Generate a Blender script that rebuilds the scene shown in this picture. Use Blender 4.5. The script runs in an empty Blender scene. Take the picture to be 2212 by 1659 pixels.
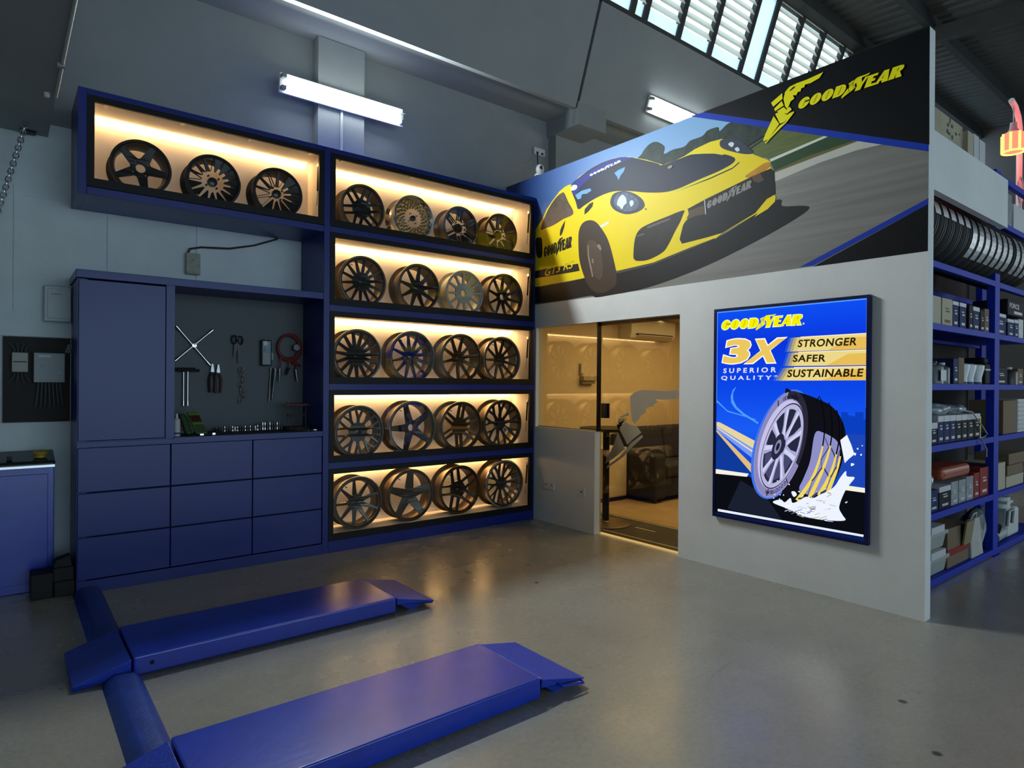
import bpy, bmesh, math, random
from mathutils import Vector, Matrix
from math import sin, cos, pi, radians, asin, hypot
random.seed(7)
# light levels, all in one place
EXPO, DAY_W, LED_W, OFF_W, FL1_W, FL2_W, TUBE_E, LB_E, RED_W = 0.0, 190, 6.5, 60, 165, 60, 14, 1.0, 12
SC = bpy.context.scene
COL = SC.collection
# ------------------------------------------------------------------ camera
cam = bpy.data.cameras.new('camera'); cam_o = bpy.data.objects.new('camera', cam); COL.objects.link(cam_o)
YAW, PITCH, ROLL = 0.673127, -0.0023657, 0.0076461
_f = Vector((sin(YAW)*cos(PITCH), cos(YAW)*cos(PITCH), sin(PITCH))); _r = Vector((cos(YAW), -sin(YAW), 0)); _u = _r.cross(_f)
_r2 = cos(ROLL)*_r + sin(ROLL)*_u; _u2 = -sin(ROLL)*_r + cos(ROLL)*_u
cam_o.matrix_world = Matrix(((_r2.x, _u2.x, -_f.x, -4.4278), (_r2.y, _u2.y, -_f.y, -5.15896), (_r2.z, _u2.z, -_f.z, 1.45), (0, 0, 0, 1)))
cam.sensor_fit = 'HORIZONTAL'; cam.sensor_width = 36; cam.lens = 36*1377.813/2212; cam.clip_start = 0.05; cam.clip_end = 200
SC.camera = cam_o
# ------------------------------------------------------------------ world, daylight, exposure
wd = bpy.data.worlds.new('world'); SC.world = wd; wd.use_nodes = True
_bg = wd.node_tree.nodes['Background']; _bg.inputs[0].default_value = (0.60, 0.82, 1.0, 1); _bg.inputs[1].default_value = 2.5
def area(name, loc, target, sx, sy, power, col, spread=180):
    l = bpy.data.lights.new(name, 'AREA'); l.shape = 'RECTANGLE'; l.size = sx; l.size_y = sy; l.energy = power; l.color = col; l.spread = radians(spread)
    o = bpy.data.objects.new(name, l); COL.objects.link(o); o.location = loc
    o.rotation_euler = (Vector(target)-Vector(loc)).to_track_quat('-Z', 'Y').to_euler(); return o
# daylight through the open garage front, behind the camera
area('daylight_garage_front', (9.2, -9.0, 2.6), (1.0, -2.6, 1.2), 4.2, 3.8, DAY_W, (0.80, 0.93, 1.0))
SC.view_settings.view_transform = 'Standard'; SC.view_settings.look = 'None'; SC.view_settings.exposure = EXPO; SC.view_settings.gamma = 1; SC.view_settings.use_curve_mapping = False
SC.cycles.max_bounces = 8; SC.cycles.transparent_max_bounces = 16; SC.cycles.caustics_reflective = False; SC.cycles.caustics_refractive = False
SC.cycles.sample_clamp_indirect = 6.0
# ------------------------------------------------------------------ materials
def lin(c):
    if isinstance(c, str):
        c = [int(c[i:i+2], 16)/255 for i in (0, 2, 4)]
        c = [x/12.92 if x <= .04045 else ((x+.055)/1.055)**2.4 for x in c]
    return (c[0], c[1], c[2], 1)
MATS = {}
def mat(name, col, rough=.6, metal=0., emit=0., var=0., scale=6., bump=0., bscale=60., coat=0., spec=.5, trans=0., stretch=None):
    if name in MATS: return MATS[name]
    m = bpy.data.materials.new(name); m.use_nodes = True; nt = m.node_tree; b = nt.nodes['Principled BSDF']
    c = lin(col); b.inputs['Base Color'].default_value = c; b.inputs['Roughness'].default_value = rough; b.inputs['Metallic'].default_value = metal
    b.inputs['Specular IOR Level'].default_value = spec; b.inputs['Coat Weight'].default_value = coat; b.inputs['Coat Roughness'].default_value = .15
    b.inputs['Transmission Weight'].default_value = trans
    if emit: b.inputs['Emission Color'].default_value = c; b.inputs['Emission Strength'].default_value = emit
    if var or bump or stretch:
        tc = nt.nodes.new('ShaderNodeTexCoord'); mp = nt.nodes.new('ShaderNodeMapping'); nt.links.new(tc.outputs['Object'], mp.inputs[0])
        if stretch: mp.inputs['Scale'].default_value = stretch
    if var:
        n = nt.nodes.new('ShaderNodeTexNoise'); n.inputs['Scale'].default_value = scale; n.inputs['Detail'].default_value = 6; n.inputs['Roughness'].default_value = .65
        nt.links.new(mp.outputs[0], n.inputs[0])
        r = nt.nodes.new('ShaderNodeValToRGB'); r.color_ramp.elements[0].position = .3; r.color_ramp.elements[1].position = .72
        r.color_ramp.elements[0].color = (*[x*(1-var) for x in c[:3]], 1); r.color_ramp.elements[1].color = (*[min(1, x*(1+var)) for x in c[:3]], 1)
        nt.links.new(n.outputs[0], r.inputs[0]); nt.links.new(r.outputs[0], b.inputs['Base Color'])
        if emit: nt.links.new(r.outputs[0], b.inputs['Emission Color'])
    if bump:
        n2 = nt.nodes.new('ShaderNodeTexNoise'); n2.inputs['Scale'].default_value = bscale; n2.inputs['Detail'].default_value = 4
        nt.links.new(mp.outputs[0], n2.inputs[0]); bp = nt.nodes.new('ShaderNodeBump'); bp.inputs['Strength'].default_value = bump; bp.inputs['Distance'].default_value = .01
        nt.links.new(n2.outputs[0], bp.inputs['Height']); nt.links.new(bp.outputs[0], b.inputs['Normal'])
    MATS[name] = m; return m
def glow(name, col, strength):
    """something that gives off light: lamp, LED, backlit print"""
    if name in MATS: return MATS[name]
    m = bpy.data.materials.new(name); m.use_nodes = True; nt = m.node_tree; nt.nodes.remove(nt.nodes['Principled BSDF'])
    e = nt.nodes.new('ShaderNodeEmission'); e.inputs[0].default_value = lin(col); e.inputs[1].default_value = strength
    nt.links.new(e.outputs[0], nt.nodes['Material Output'].inputs[0]); MATS[name] = m; return m
def pane_mat(name, tint, refl=1.5, rough=0., haze=0.):
    """thin pane: see-through with a Fresnel reflection"""
    if name in MATS: return MATS[name]
    m = bpy.data.materials.new(name); m.use_nodes = True; nt = m.node_tree; nt.nodes.remove(nt.nodes['Principled BSDF'])
    t = nt.nodes.new('ShaderNodeBsdfTransparent'); t.inputs[0].default_value = lin(tint)
    g = nt.nodes.new('ShaderNodeBsdfGlossy'); g.inputs['Roughness'].default_value = rough
    f = nt.nodes.new('ShaderNodeFresnel'); f.inputs[0].default_value = refl; x = nt.nodes.new('ShaderNodeMixShader')
    ge = nt.nodes.new('ShaderNodeNewGeometry'); iv = nt.nodes.new('ShaderNodeMath'); iv.operation = 'SUBTRACT'; iv.inputs[0].default_value = 1; mu_ = nt.nodes.new('ShaderNodeMath'); mu_.operation = 'MULTIPLY'
    nt.links.new(ge.outputs['Backfacing'], iv.inputs[1]); nt.links.new(f.outputs[0], mu_.inputs[0]); nt.links.new(iv.outputs[0], mu_.inputs[1])
    nt.links.new(mu_.outputs[0], x.inputs[0]); nt.links.new(t.outputs[0], x.inputs[1]); nt.links.new(g.outputs[0], x.inputs[2])
    out = x.outputs[0]
    if haze:
        d = nt.nodes.new('ShaderNodeBsdfTranslucent'); d.inputs[0].default_value = lin(tint); y = nt.nodes.new('ShaderNodeMixShader'); y.inputs[0].default_value = haze
        nt.links.new(out, y.inputs[1]); nt.links.new(d.outputs[0], y.inputs[2]); out = y.outputs[0]
    nt.links.new(out, nt.nodes['Material Output'].inputs[0]); MATS[name] = m; return m
# ------------------------------------------------------------------ mesh helpers
class MB:
    """collects shapes in world coordinates; build() links them as ONE mesh object"""
    def __init__(s): s.v = []; s.f = []; s.m = []
    def add(s, vs, fs, m=0):
        o = len(s.v); s.v += [tuple(v) for v in vs]; s.f += [tuple(o+i for i in f) for f in fs]; s.m += [m]*len(fs); return s
    def box(s, x0, x1, y0, y1, z0, z1, m=0):
        return s.add([(x, y, z) for x in (x0, x1) for y in (y0, y1) for z in (z0, z1)],
                     [(0, 1, 3, 2), (4, 6, 7, 5), (0, 4, 5, 1), (2, 3, 7, 6), (0, 2, 6, 4), (1, 5, 7, 3)], m)
    def hexa(s, p, m=0):  # 8 corners: bottom 4 then top 4, each counter-clockwise
        return s.add(p, [(3, 2, 1, 0), (4, 5, 6, 7), (0, 1, 5, 4), (1, 2, 6, 5), (2, 3, 7, 6), (3, 0, 4, 7)], m)
    def bar(s, p0, p1, w, h, m=0, up=(0, 0, 1)):
        p0 = Vector(p0); p1 = Vector(p1); d = (p1-p0).normalized(); a = d.cross(Vector(up))
        if a.length < 1e-4: a = d.cross(Vector((1, 0, 0)))
        a.normalize(); b = a.cross(d); a *= w/2; b *= h/2
        c = [p0-a-b, p0+a-b, p0+a+b, p0-a+b, p1-a-b, p1+a-b, p1+a+b, p1-a+b]
        return s.add(c, [(0, 1, 2, 3), (7, 6, 5, 4), (0, 4, 5, 1), (1, 5, 6, 2), (2, 6, 7, 3), (3, 7, 4, 0)], m)
    def tube(s, pts, r, n=8, m=0, caps=True, closed=False):
        pts = [Vector(p) for p in pts]; k = len(pts); rs = r if isinstance(r, (list, tuple)) else [r]*k
        vs = []; fs = []; ref = None
        for i, p in enumerate(pts):
            a = pts[(i-1) % k] if (i or closed) else p; b = pts[(i+1) % k] if (i < k-1 or closed) else p
            d = (b-a).normalized()
            if ref is None:
                ref = d.cross(Vector((0, 0, 1)))
                if ref.length < .1: ref = d.cross(Vector((1, 0, 0)))
            ref = (ref-d*ref.dot(d)).normalized(); q = d.cross(ref)
            vs += [p+(ref*cos(2*pi*j/n)+q*sin(2*pi*j/n))*rs[i] for j in range(n)]
        for i in range(k if closed else k-1):
            for j in range(n):
                a = i*n+j; b = i*n+(j+1) % n; c = ((i+1) % k)*n
                fs.append((a, b, c+(j+1) % n, c+j))
        if caps and not closed: fs += [tuple(range(n-1, -1, -1)), tuple((k-1)*n+j for j in range(n))]
        return s.add(vs, fs, m)
    def lathe(s, prof, o, ax='z', n=32, m=0, closed=False):
        o = Vector(o); vs = []; fs = []; k = len(prof)
        for r, h in prof:
            for j in range(n):
                a = 2*pi*j/n; c, t = r*cos(a), r*sin(a)
                vs.append(o+Vector({'z': (c, t, h), 'y': (c, h, t), 'x': (h, c, t)}[ax]))
        for i in range(k if closed else k-1):
            for j in range(n): fs.append((i*n+j, i*n+(j+1) % n, ((i+1) % k)*n+(j+1) % n, ((i+1) % k)*n+j))
        if not closed:
            if prof[0][0] > 0: fs.append(tuple(range(n-1, -1, -1)))
            if prof[-1][0] > 0: fs.append(tuple((k-1)*n+j for j in range(n)))
        return s.add(vs, fs, m)
    def cyl(s, p0, p1, r, n=16, m=0): return s.tube([p0, p1], r, n, m)
    def prism(s, poly, ax, a, b, m=0):
        """2-D outline extruded along axis ax from a to b; outline axes are the other two in xyz order"""
        def P(u, v, w): return {'x': (w, u, v), 'y': (u, w, v), 'z': (u, v, w)}[ax]
        n = len(poly); vs = [P(u, v, a) for u, v in poly]+[P(u, v, b) for u, v in poly]
        return s.add(vs, [tuple(range(n)), tuple(range(2*n-1, n-1, -1))]+[(i, i+n, (i+1) % n+n, (i+1) % n) for i in range(n)], m)
    def build(s, name, mats, parent=None, smooth=False, bev=0., seg=2, fix=True):
        me = bpy.data.meshes.new(name); me.from_pydata(s.v, [], s.f)
        if not isinstance(mats, (list, tuple)): mats = [mats]
        for x in mats: me.materials.append(x)
        me.polygons.foreach_set('material_index', s.m)
        if fix:
            b = bmesh.new(); b.from_mesh(me); bmesh.ops.recalc_face_normals(b, faces=b.faces); b.to_mesh(me); b.free()
        if smooth:
            me.polygons.foreach_set('use_smooth', [True]*len(me.polygons)); me.set_sharp_from_angle(angle=radians(38))
        return link(name, me, parent, bev, seg)
def link(name, me, parent=None, bev=0., seg=2):
    o = bpy.data.objects.new(name, me); COL.objects.link(o)
    if bev:
        md = o.modifiers.new('bevel', 'BEVEL'); md.width = bev; md.segments = seg; md.limit_method = 'ANGLE'; md.angle_limit = radians(40)
    if parent is not None:
        o.parent = parent
        if parent.type == 'EMPTY': o.matrix_parent_inverse = Matrix.Translation(-Vector(parent.location))
    return o
def tag(o, label, cat, group=None, kind=None):
    o['label'] = label; o['category'] = cat
    if group: o['group'] = group
    if kind: o['kind'] = kind
    return o
def thing(name, label, cat, loc=(0, 0, 0), group=None):
    o = bpy.data.objects.new(name, None); o.empty_display_size = .05; COL.objects.link(o); o.location = loc; return tag(o, label, cat, group)
def struct(o, label=None):
    o['kind'] = 'structure'
    if label: o['label'] = label
    return o
def dup(root, delta, label, group=None):
    """copy of a thing with copies of its parts and sub-parts, moved by delta"""
    r = root.copy(); COL.objects.link(r); r.location = Vector(root.location)+Vector(delta); r['label'] = label
    if group: r['group'] = group
    for ch in root.children:
        c = ch.copy(); COL.objects.link(c); c.parent = r
        for g in ch.children:
            d = g.copy(); COL.objects.link(d); d.parent = c
    return r
def single(mb, name, mats, label, cat, group=None, **k): return tag(mb.build(name, mats, **k), label, cat, group)
def smoothpoly(p, n=5):
    out = []; k = len(p)
    for i in range(k):
        a, b, c, d = p[i-1], p[i], p[(i+1) % k], p[(i+2) % k]
        for j in range(n):
            t = j/n; out.append(tuple(.5*(2*b[q]+(c[q]-a[q])*t+(2*a[q]-5*b[q]+4*c[q]-d[q])*t*t+(3*b[q]-a[q]-3*c[q]+d[q])*t**3) for q in (0, 1)))
    return out
def text2d(txt, bold=0., space=1.):
    """glyph outlines of a line of text as (verts2d, faces) from the built-in font"""
    cu = bpy.data.curves.new('t', 'FONT'); cu.body = txt; cu.size = 1; cu.offset = bold; cu.resolution_u = 3; cu.space_character = space
    o = bpy.data.objects.new('t', cu); COL.objects.link(o); dg = bpy.context.evaluated_depsgraph_get()
    me = bpy.data.meshes.new_from_object(o.evaluated_get(dg)); v = [(x.co.x, x.co.y) for x in me.vertices]; f = [tuple(p.vertices) for p in me.polygons]
    bpy.data.objects.remove(o); bpy.data.curves.remove(cu); bpy.data.meshes.remove(me); return v, f
def curve_mesh(loops, ext, bevel=0.):
    """flat plate with holes: loops[0] outline, the rest holes, thickness 2*ext"""
    cu = bpy.data.curves.new('c', 'CURVE'); cu.dimensions = '2D'; cu.fill_mode = 'BOTH'; cu.extrude = ext; cu.bevel_depth = bevel; cu.bevel_resolution = 1
    for lp in loops:
        sp = cu.splines.new('POLY'); sp.points.add(len(lp)-1); sp.use_cyclic_u = True
        for i, (x, y) in enumerate(lp): sp.points[i].co = (x, y, 0, 1)
    o = bpy.data.objects.new('c', cu); COL.objects.link(o); dg = bpy.context.evaluated_depsgraph_get()
    me = bpy.data.meshes.new_from_object(o.evaluated_get(dg)); bpy.data.objects.remove(o); bpy.data.curves.remove(cu); return me
# ------------------------------------------------------------------ shared surfaces
def floor_mat():
    m = bpy.data.materials.new('sealed_concrete'); m.use_nodes = True; nt = m.node_tree; b = nt.nodes['Principled BSDF']; N = nt.nodes.new; L = nt.links.new
    tc = N('ShaderNodeTexCoord')
    def noise(s, d=6, r=.6):
        n = N('ShaderNodeTexNoise'); n.inputs['Scale'].default_value = s; n.inputs['Detail'].default_value = d; n.inputs['Roughness'].default_value = r; L(tc.outputs['Object'], n.inputs[0]); return n
    def ramp(src, p0, c0, p1, c1):
        r = N('ShaderNodeValToRGB'); e = r.color_ramp.elements; e[0].position = p0; e[0].color = (*c0, 1); e[1].position = p1; e[1].color = (*c1, 1); L(src, r.inputs[0]); return r
    base = ramp(noise(.9, 8, .65).outputs[0], .3, (.27, .255, .215), .72, (.37, .35, .295))
    fine = ramp(noise(38, 5, .7).outputs[0], .3, (.86, .86, .86), .7, (1.06, 1.06, 1.06))
    mx = N('ShaderNodeMix'); mx.data_type = 'RGBA'; mx.blend_type = 'MULTIPLY'; mx.inputs[0].default_value = 1; L(base.outputs[0], mx.inputs[6]); L(fine.outputs[0], mx.inputs[7])
    v = N('ShaderNodeTexVoronoi'); v.inputs['Scale'].default_value = 2.6; v.inputs['Randomness'].default_value = 1; L(tc.outputs['Object'], v.inputs[0])
    spot = ramp(v.outputs['Distance'], .035, (1, 1, 1), .06, (0, 0, 0))
    gate = ramp(noise(1.7, 2).outputs[0], .5, (0, 0, 0), .56, (1, 1, 1))
    mm = N('ShaderNodeMath'); mm.operation = 'MULTIPLY'; L(spot.outputs[0], mm.inputs[0]); L(gate.outputs[0], mm.inputs[1])
    m2 = N('ShaderNodeMix'); m2.data_type = 'RGBA'; L(mm.outputs[0], m2.inputs[0]); L(mx.outputs[2], m2.inputs[6]); m2.inputs[7].default_value = (.05, .052, .05, 1)
    w = N('ShaderNodeTexVoronoi'); w.feature = 'DISTANCE_TO_EDGE'; w.inputs['Scale'].default_value = .55
    nz = noise(3.5, 5); ad = N('ShaderNodeMix'); ad.data_type = 'VECTOR'; ad.inputs[0].default_value = .13; L(tc.outputs['Object'], ad.inputs[4]); L(nz.outputs['Color'], ad.inputs[5]); L(ad.outputs[1], w.inputs[0])
    crack = ramp(w.outputs[0], 0, (1, 1, 1), .0045, (0, 0, 0)); g2 = ramp(noise(.7, 2).outputs[0], .52, (0, 0, 0), .6, (1, 1, 1))
    m4 = N('ShaderNodeMath'); m4.operation = 'MULTIPLY'; L(crack.outputs[0], m4.inputs[0]); L(g2.outputs[0], m4.inputs[1]); m5 = N('ShaderNodeMath'); m5.operation = 'MULTIPLY'; m5.inputs[1].default_value = .55; L(m4.outputs[0], m5.inputs[0])
    m3 = N('ShaderNodeMix'); m3.data_type = 'RGBA'; L(m5.outputs[0], m3.inputs[0]); L(m2.outputs[2], m3.inputs[6]); m3.inputs[7].default_value = (.10, .10, .09, 1)
    L(m3.outputs[2], b.inputs['Base Color'])
    rr = ramp(noise(2.2, 6).outputs[0], .3, (.20, .20, .20), .75, (.34, .34, .34)); L(rr.outputs[0], b.inputs['Roughness'])
    bp = N('ShaderNodeBump'); bp.inputs['Strength'].default_value = .035; bp.inputs['Distance'].default_value = .01; L(noise(24, 6).outputs[0], bp.inputs['Height']); L(bp.outputs[0], b.inputs['Normal'])
    b.inputs['Specular IOR Level'].default_value = .7
    return m
M_FLOOR = floor_mat()
M_WHITE = mat('white_painted_plaster', (.70, .71, .69), .75, var=.05, scale=2.5, bump=.06)
M_BACK = mat('pale_painted_wall', (.74, .82, .83), .8, var=.06, scale=3, bump=.08)
M_GREY = mat('grey_painted_concrete', (.30, .32, .315), .85, var=.07, scale=2, bump=.1)
M_FASC = mat('grey_fascia_paint', (.31, .335, .33), .85, var=.07, scale=1.6)
M_DARKSTEEL = mat('dark_roof_steel', (.035, .04, .04), .6, var=.2, scale=4)
M_ROOF = mat('corrugated_roof_sheet', (.085, .09, .088), .65, .2, var=.1, scale=3)
M_FRAME = mat('dark_window_frame', (.03, .032, .03), .6, var=.3, scale=20)
M_BLUE = mat('royal_blue_laminate', '0b2278', .34, var=.06, scale=5)
M_BLUEDK = mat('blue_seam_shadow_gap', (.002, .003, .012), .8)
M_LIFT = mat('blue_lift_paint', '1136b2', .27, spec=.8, var=.14, scale=7, bump=.05, bscale=30)
M_RACK = mat('blue_rack_enamel', '0d30a8', .6, spec=.2, var=.08, scale=8)
M_BLACK = mat('black_powder_coat', (.006, .006, .007), .45, spec=.25)
M_RUBBER = mat('black_rubber', (.012, .012, .013), .75, bump=.2, bscale=90)
M_CREAM = mat('white_display_lining', (.78, .74, .70), .6)
M_CHROME = mat('polished_chrome', (.75, .75, .76), .16, 1.)
M_STEEL = mat('brushed_steel', (.42, .42, .43), .34, 1.)
M_PLASTW = mat('white_plastic', (.68, .69, .67), .45)
M_PLASTG = mat('grey_plastic', (.30, .32, .33), .5)
# ------------------------------------------------------------------ setting
struct(MB().box(-8, 13, -13, .75, -.1, 0).build('floor', M_FLOOR))
# back wall: pale below the paint line, grey above, and the part running on behind the office
b = MB().box(-8, -2.3, .53, .7, 0, 3.285).box(-2.3, 0.02, .53, .7, 0, 3.285); struct(b.build('wall_back', M_BACK))
b = MB().box(-8, 12, .53, .7, 3.285, 4.545); struct(b.build('wall_back_upper', M_GREY))
struct(MB().box(.02, 12, .53, .7, 0, 3.285).build('wall_back_right', M_WHITE))
b = MB()
for x in (-4.377, -3.818, -3.2):
    b.box(x, x+.055, .518, .53, 1.93, 2.81-(.05 if x > -4 else 0))
b.box(-8, -4.05, .522, .53, 2.745, 2.76); b.box(-8, -4.02, .5, .53, 1.75, 1.84); b.box(-8, -4.3, .505, .53, 1.84, 1.93)
struct(b.build('trim_1', M_BACK))
# pilasters, soffit slab with a rounded nose, and the beams
struct(MB().box(-2.238, -1.793, .4, .53, 0, 4.54).build('trim_2', mat('grey_pilaster_paint', (.36, .385, .38), .85, var=.05)))
struct(MB().box(.637, 1.064, .4, .53, 3.0, 4.36).build('trim_3', M_GREY))
prof = [(.70, 4.545), (.40, 4.545)]+[(.14+.17*cos(a)*1.0-.0, 4.715-.17*sin(a)) for a in [pi/2-i*0+i*pi/16 for i in range(1, 9)]]+[(-.03, 4.95), (.70, 4.95)]
prof = [(.70, 4.545), (.33, 4.545), (.27, 4.553), (.21, 4.575), (.165, 4.61), (.135, 4.66), (.125, 4.72), (.125, 5.0), (.70, 5.0)]
struct(MB().prism(prof, 'x', -8, .62).prism([(y, z) for y, z in prof], 'x', 1.06, 12).build('ceiling_soffit', M_FASC, smooth=True))
struct(MB().box(.605, 1.055, -.005, .7, 4.36, 4.62).build('ceiling_beam', M_FASC))
struct(MB().box(-8, -4.185, -9, .53, 3.19, 4.2).build('ceiling_beam_left', M_FASC))
struct(MB().box(-4.345, -4.255, .44, .5, 3.175, 3.192).build('trim_4', M_BLACK))
# inclined fascia panels (18 degrees), joint strip between them
def FZ(z): return .02-(z-4.545)*.3445
def inclined(x0, x1, z0, z1, t, mb=None, m=0, out=0.):
    mb = mb or MB(); y0, y1 = FZ(z0)+out, FZ(z1)+out
    return mb.hexa([(x0, y0, z0), (x1, y0, z0), (x1, y0+t, z0), (x0, y0+t, z0), (x0, y1, z1), (x1, y1, z1), (x1, y1+t, z1), (x0, y1+t, z1)], m)
struct(inclined(-8, .585, 4.545, 6.75, .06).build('wall_fascia_left', M_FASC))
struct(inclined(.625, 12, 4.545, 5.59, .06).build('wall_fascia_right', M_FASC))
struct(inclined(.585, .625, 4.6, 5.6, .03, out=.03).build('trim_5', mat('joint_filler', (.08, .10, .10), .9)))
# clerestory of louvre glass in the same inclined plane
W = struct(inclined(.585, 12, 5.59, 5.625, .06, out=-.012).build('window_1', M_FRAME))
mull = [.62, 1.09, 1.31, 1.93, 2.56, 3.26, 3.68, 4.32, 4.94, 5.56, 6.2, 6.9, 7.6, 8.3, 9.0]
f = MB()
for x in mull: inclined(x-.042, x+.042, 5.6, 6.68, .07, f, out=-.01)
inclined(.585, 12, 6.645, 6.72, .09, f, out=-.02); f.build('window_frame', M_FRAME, W)
M_LOUV = mat('frosted_louvre_glass', (.86, .90, .90), .35, trans=0.); 
def translucent(name, c, k):
    m = bpy.data.materials.new(name); m.use_nodes = True; nt = m.node_tree; nt.nodes.remove(nt.nodes['Principled BSDF'])
    a = nt.nodes.new('ShaderNodeBsdfTranslucent'); d = nt.nodes.new('ShaderNodeBsdfDiffuse'); x = nt.nodes.new('ShaderNodeMixShader'); x.inputs[0].default_value = k
    a.inputs[0].default_value = lin(c); d.inputs[0].default_value = lin(c); nt.links.new(a.outputs[0], x.inputs[1]); nt.links.new(d.outputs[0], x.inputs[2]); nt.links.new(x.outputs[0], nt.nodes['Material Output'].inputs[0]); return m
M_LOUV = translucent('frosted_louvre_glass', (.88, .86, .78), .35)
M_FIXED = translucent('frosted_fixed_pane', (.86, .93, .96), .15)
n_l = 0
for i in range(len(mull)-1):
    x0, x1 = mull[i]+.042, mull[i+1]-.042
    if x1-x0 < .1: continue
    if abs(mull[i]-3.26) < .01:
        inclined(x0, x1, 5.62, 6.65, .006, out=.02).build('pane', M_FIXED, W); continue
    inclined(x0, x1, 5.625, 5.765, .006, out=.015).build('pane', M_FIXED, W)
    z = 5.775
    while z < 6.64 and n_l < 96:
        y = FZ(z)+.02; s = MB().hexa([(x0, y-.035, z-.01), (x1, y-.035, z-.01), (x1, y-.029, z-.013), (x0, y-.029, z-.013), (x0, y+.012, z+.108), (x1, y+.012, z+.108), (x1, y+.018, z+.105), (x0, y+.018, z+.105)])
        s.build('louvre', M_LOUV, W); z += .102; n_l += 1
# saw-tooth roof falling toward the camera: corrugated sheet, purlins along X, rafters along Y
def RZ(y): return 6.66+.088*(y+.70)
RX = 11.5
cs = MB(); xs = []; x = -8.0; nper = 0
pts = []
while x < RX:
    for dx, dz in ((0, 0), (.06, 0), (.085, .028), (.135, .028), (.16, 0)):
        pts.append((x+dx, dz))
    x += .19
v = []; fc = []
for y in (-.62, -13.0):
    v += [(px, y, RZ(y)+.13+dz) for px, dz in pts]
n = len(pts); fc = [(i, i+1, n+i+1, n+i) for i in range(n-1)]
struct(MB().add(v, fc).build('ceiling_roof', M_ROOF, fix=False))
pu = MB()
for y in (-.66, -1.75, -2.84, -3.93, -5.02, -6.1, -7.2): pu.box(-8, RX, y-.045 if y < -.7 else y-.2, y+.045, RZ(y)-.06, RZ(y)+.125)
struct(pu.build('ceiling_purlins', M_DARKSTEEL))
ra = MB()
for x in (-.3, 5.9): ra.bar((x, -.6, RZ(-.6)-.14), (x, -13, RZ(-13)-.14), .12, .2)
struct(ra.build('ceiling_rafters', M_DARKSTEEL))
struct(MB().box(RX, RX+.15, -13, .7, 0, 7.2).build('wall_far_right', mat('dark_gable_wall', (.12, .11, .105), .8)))
struct(MB().box(-8.15, -8, -13, .7, 0, 7.4).build('wall_left', M_GREY))
# garage front behind the camera: solid above and beside the open bay
struct(MB().box(-8, RX, -13.1, -13, 4.6, 7).box(-8, -6, -13.1, -13, 0, 4.6).box(3.0, RX, -13.1, -13, 0, 4.6).build('wall_front', M_GREY))
# ------------------------------------------------------------------ office partition (wall plane X=0)
TW = .09
struct(MB().box(0, TW, -.883, .53, 0, .985).build('wall_office_low', M_WHITE))
struct(MB().box(0, TW, -3.686, -1.855, 0, 2.279).box(0, TW, -1.855, .53, 2.034, 2.279).box(0, TW, -.012, .53, .985, 2.034).box(0, TW, -3.686, .523, 2.279, 3.652).build('wall_office', M_WHITE))
struct(MB().box(TW, 1.63, -3.686, -3.64, 2.672, 3.04).build('wall_office_return', M_WHITE))
M_OFF = mat('beige_office_wall', (.62, .50, .33), .8, var=.03)
struct(MB().box(TW, 3.6, .50, .53, 0, 2.35).build('wall_office_inside_back', M_OFF))
struct(MB().box(3.6, 3.7, -2.75, .53, 0, 2.35).build('wall_office_inside_far', M_OFF))
struct(MB().box(TW, 3.7, -2.85, -2.75, 0, 3.3).build('wall_office_inside_right', mat('shelf_shade_partition', (.012, .012, .013), .9)))  # partition coloured near-black, standing in for the shade behind the shelves
struct(MB().box(TW, 3.7, -2.75, .53, 2.32, 2.4).build('ceiling_office', M_OFF))
struct(MB().box(.84, 3.6, -2.75, .5, 0, .006).build('floor_office_wood', mat('tan_vinyl_floor', (.42, .30, .16), .45, var=.12, scale=5)))
r = MB().box(TW, .84, -2.75, .5, 0, .005, 0)
r.box(.20, .215, -2.75, .5, .005, .0065, 1).box(.80, .815, -2.75, .5, .005, .0065, 1)
for y in (-2.5, -1.9, -1.18, -.58, .02): r.box(.535, .553, y, y+.25, .005, .0065, 1)
struct(r.build('floor_office_road', [mat('asphalt_look_carpet', (.05, .043, .035), .9, var=.1, scale=40), mat('white_lane_line', (.62, .56, .45), .7)]))
# ------------------------------------------------------------------ tool cabinet on the left
tc = thing('tool_cabinet', 'low blue tool cabinet with nine drawers, one tall door and an open pegboard bay', 'cabinet', (-3.19, .27, 0))
MB().box(-4.04, -3.985, .02, .522, 0, 2.13).box(-3.51, -3.455, .0, .522, 1.03, 2.136).box(-3.985, -2.337, .02, .52, .985, 1.028).box(-3.455, -2.337, 0, .03, .99, 1.03).box(-4.04, -2.337, .0, .03, 0, .084)\
    .box(-4.04, -3.455, 0, .03, .992, 1.021).box(-3.985, -2.337, .50, .522, .05, .98).box(-3.985, -3.51, .5, .522, 1.0, 2.13).box(-4.04, -2.337, .03, .5, .02, .06).build('carcass', M_BLUE, tc)
MB().box(-4.052, -2.337, -.002, .522, 2.134, 2.19).build('top_slab', M_BLUE, tc, bev=.003)
MB().box(-4.036, -3.514, .0, .02, 1.032, 2.124).build('door', M_BLUE, tc, bev=.003)
for zb, zt in ((.092, .376), (.384, .676), (.684, .984)):
    for xl, xr in ((-4.036, -3.479), (-3.473, -2.904), (-2.898, -2.342)):
        MB().box(xl, xr, .0, .02, zb, zt).build('drawer', M_BLUE, tc, bev=.003)
MB().box(-4.03, -2.345, .022, .04, .09, .99).build('seam_backing', M_BLUEDK, tc)
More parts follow.
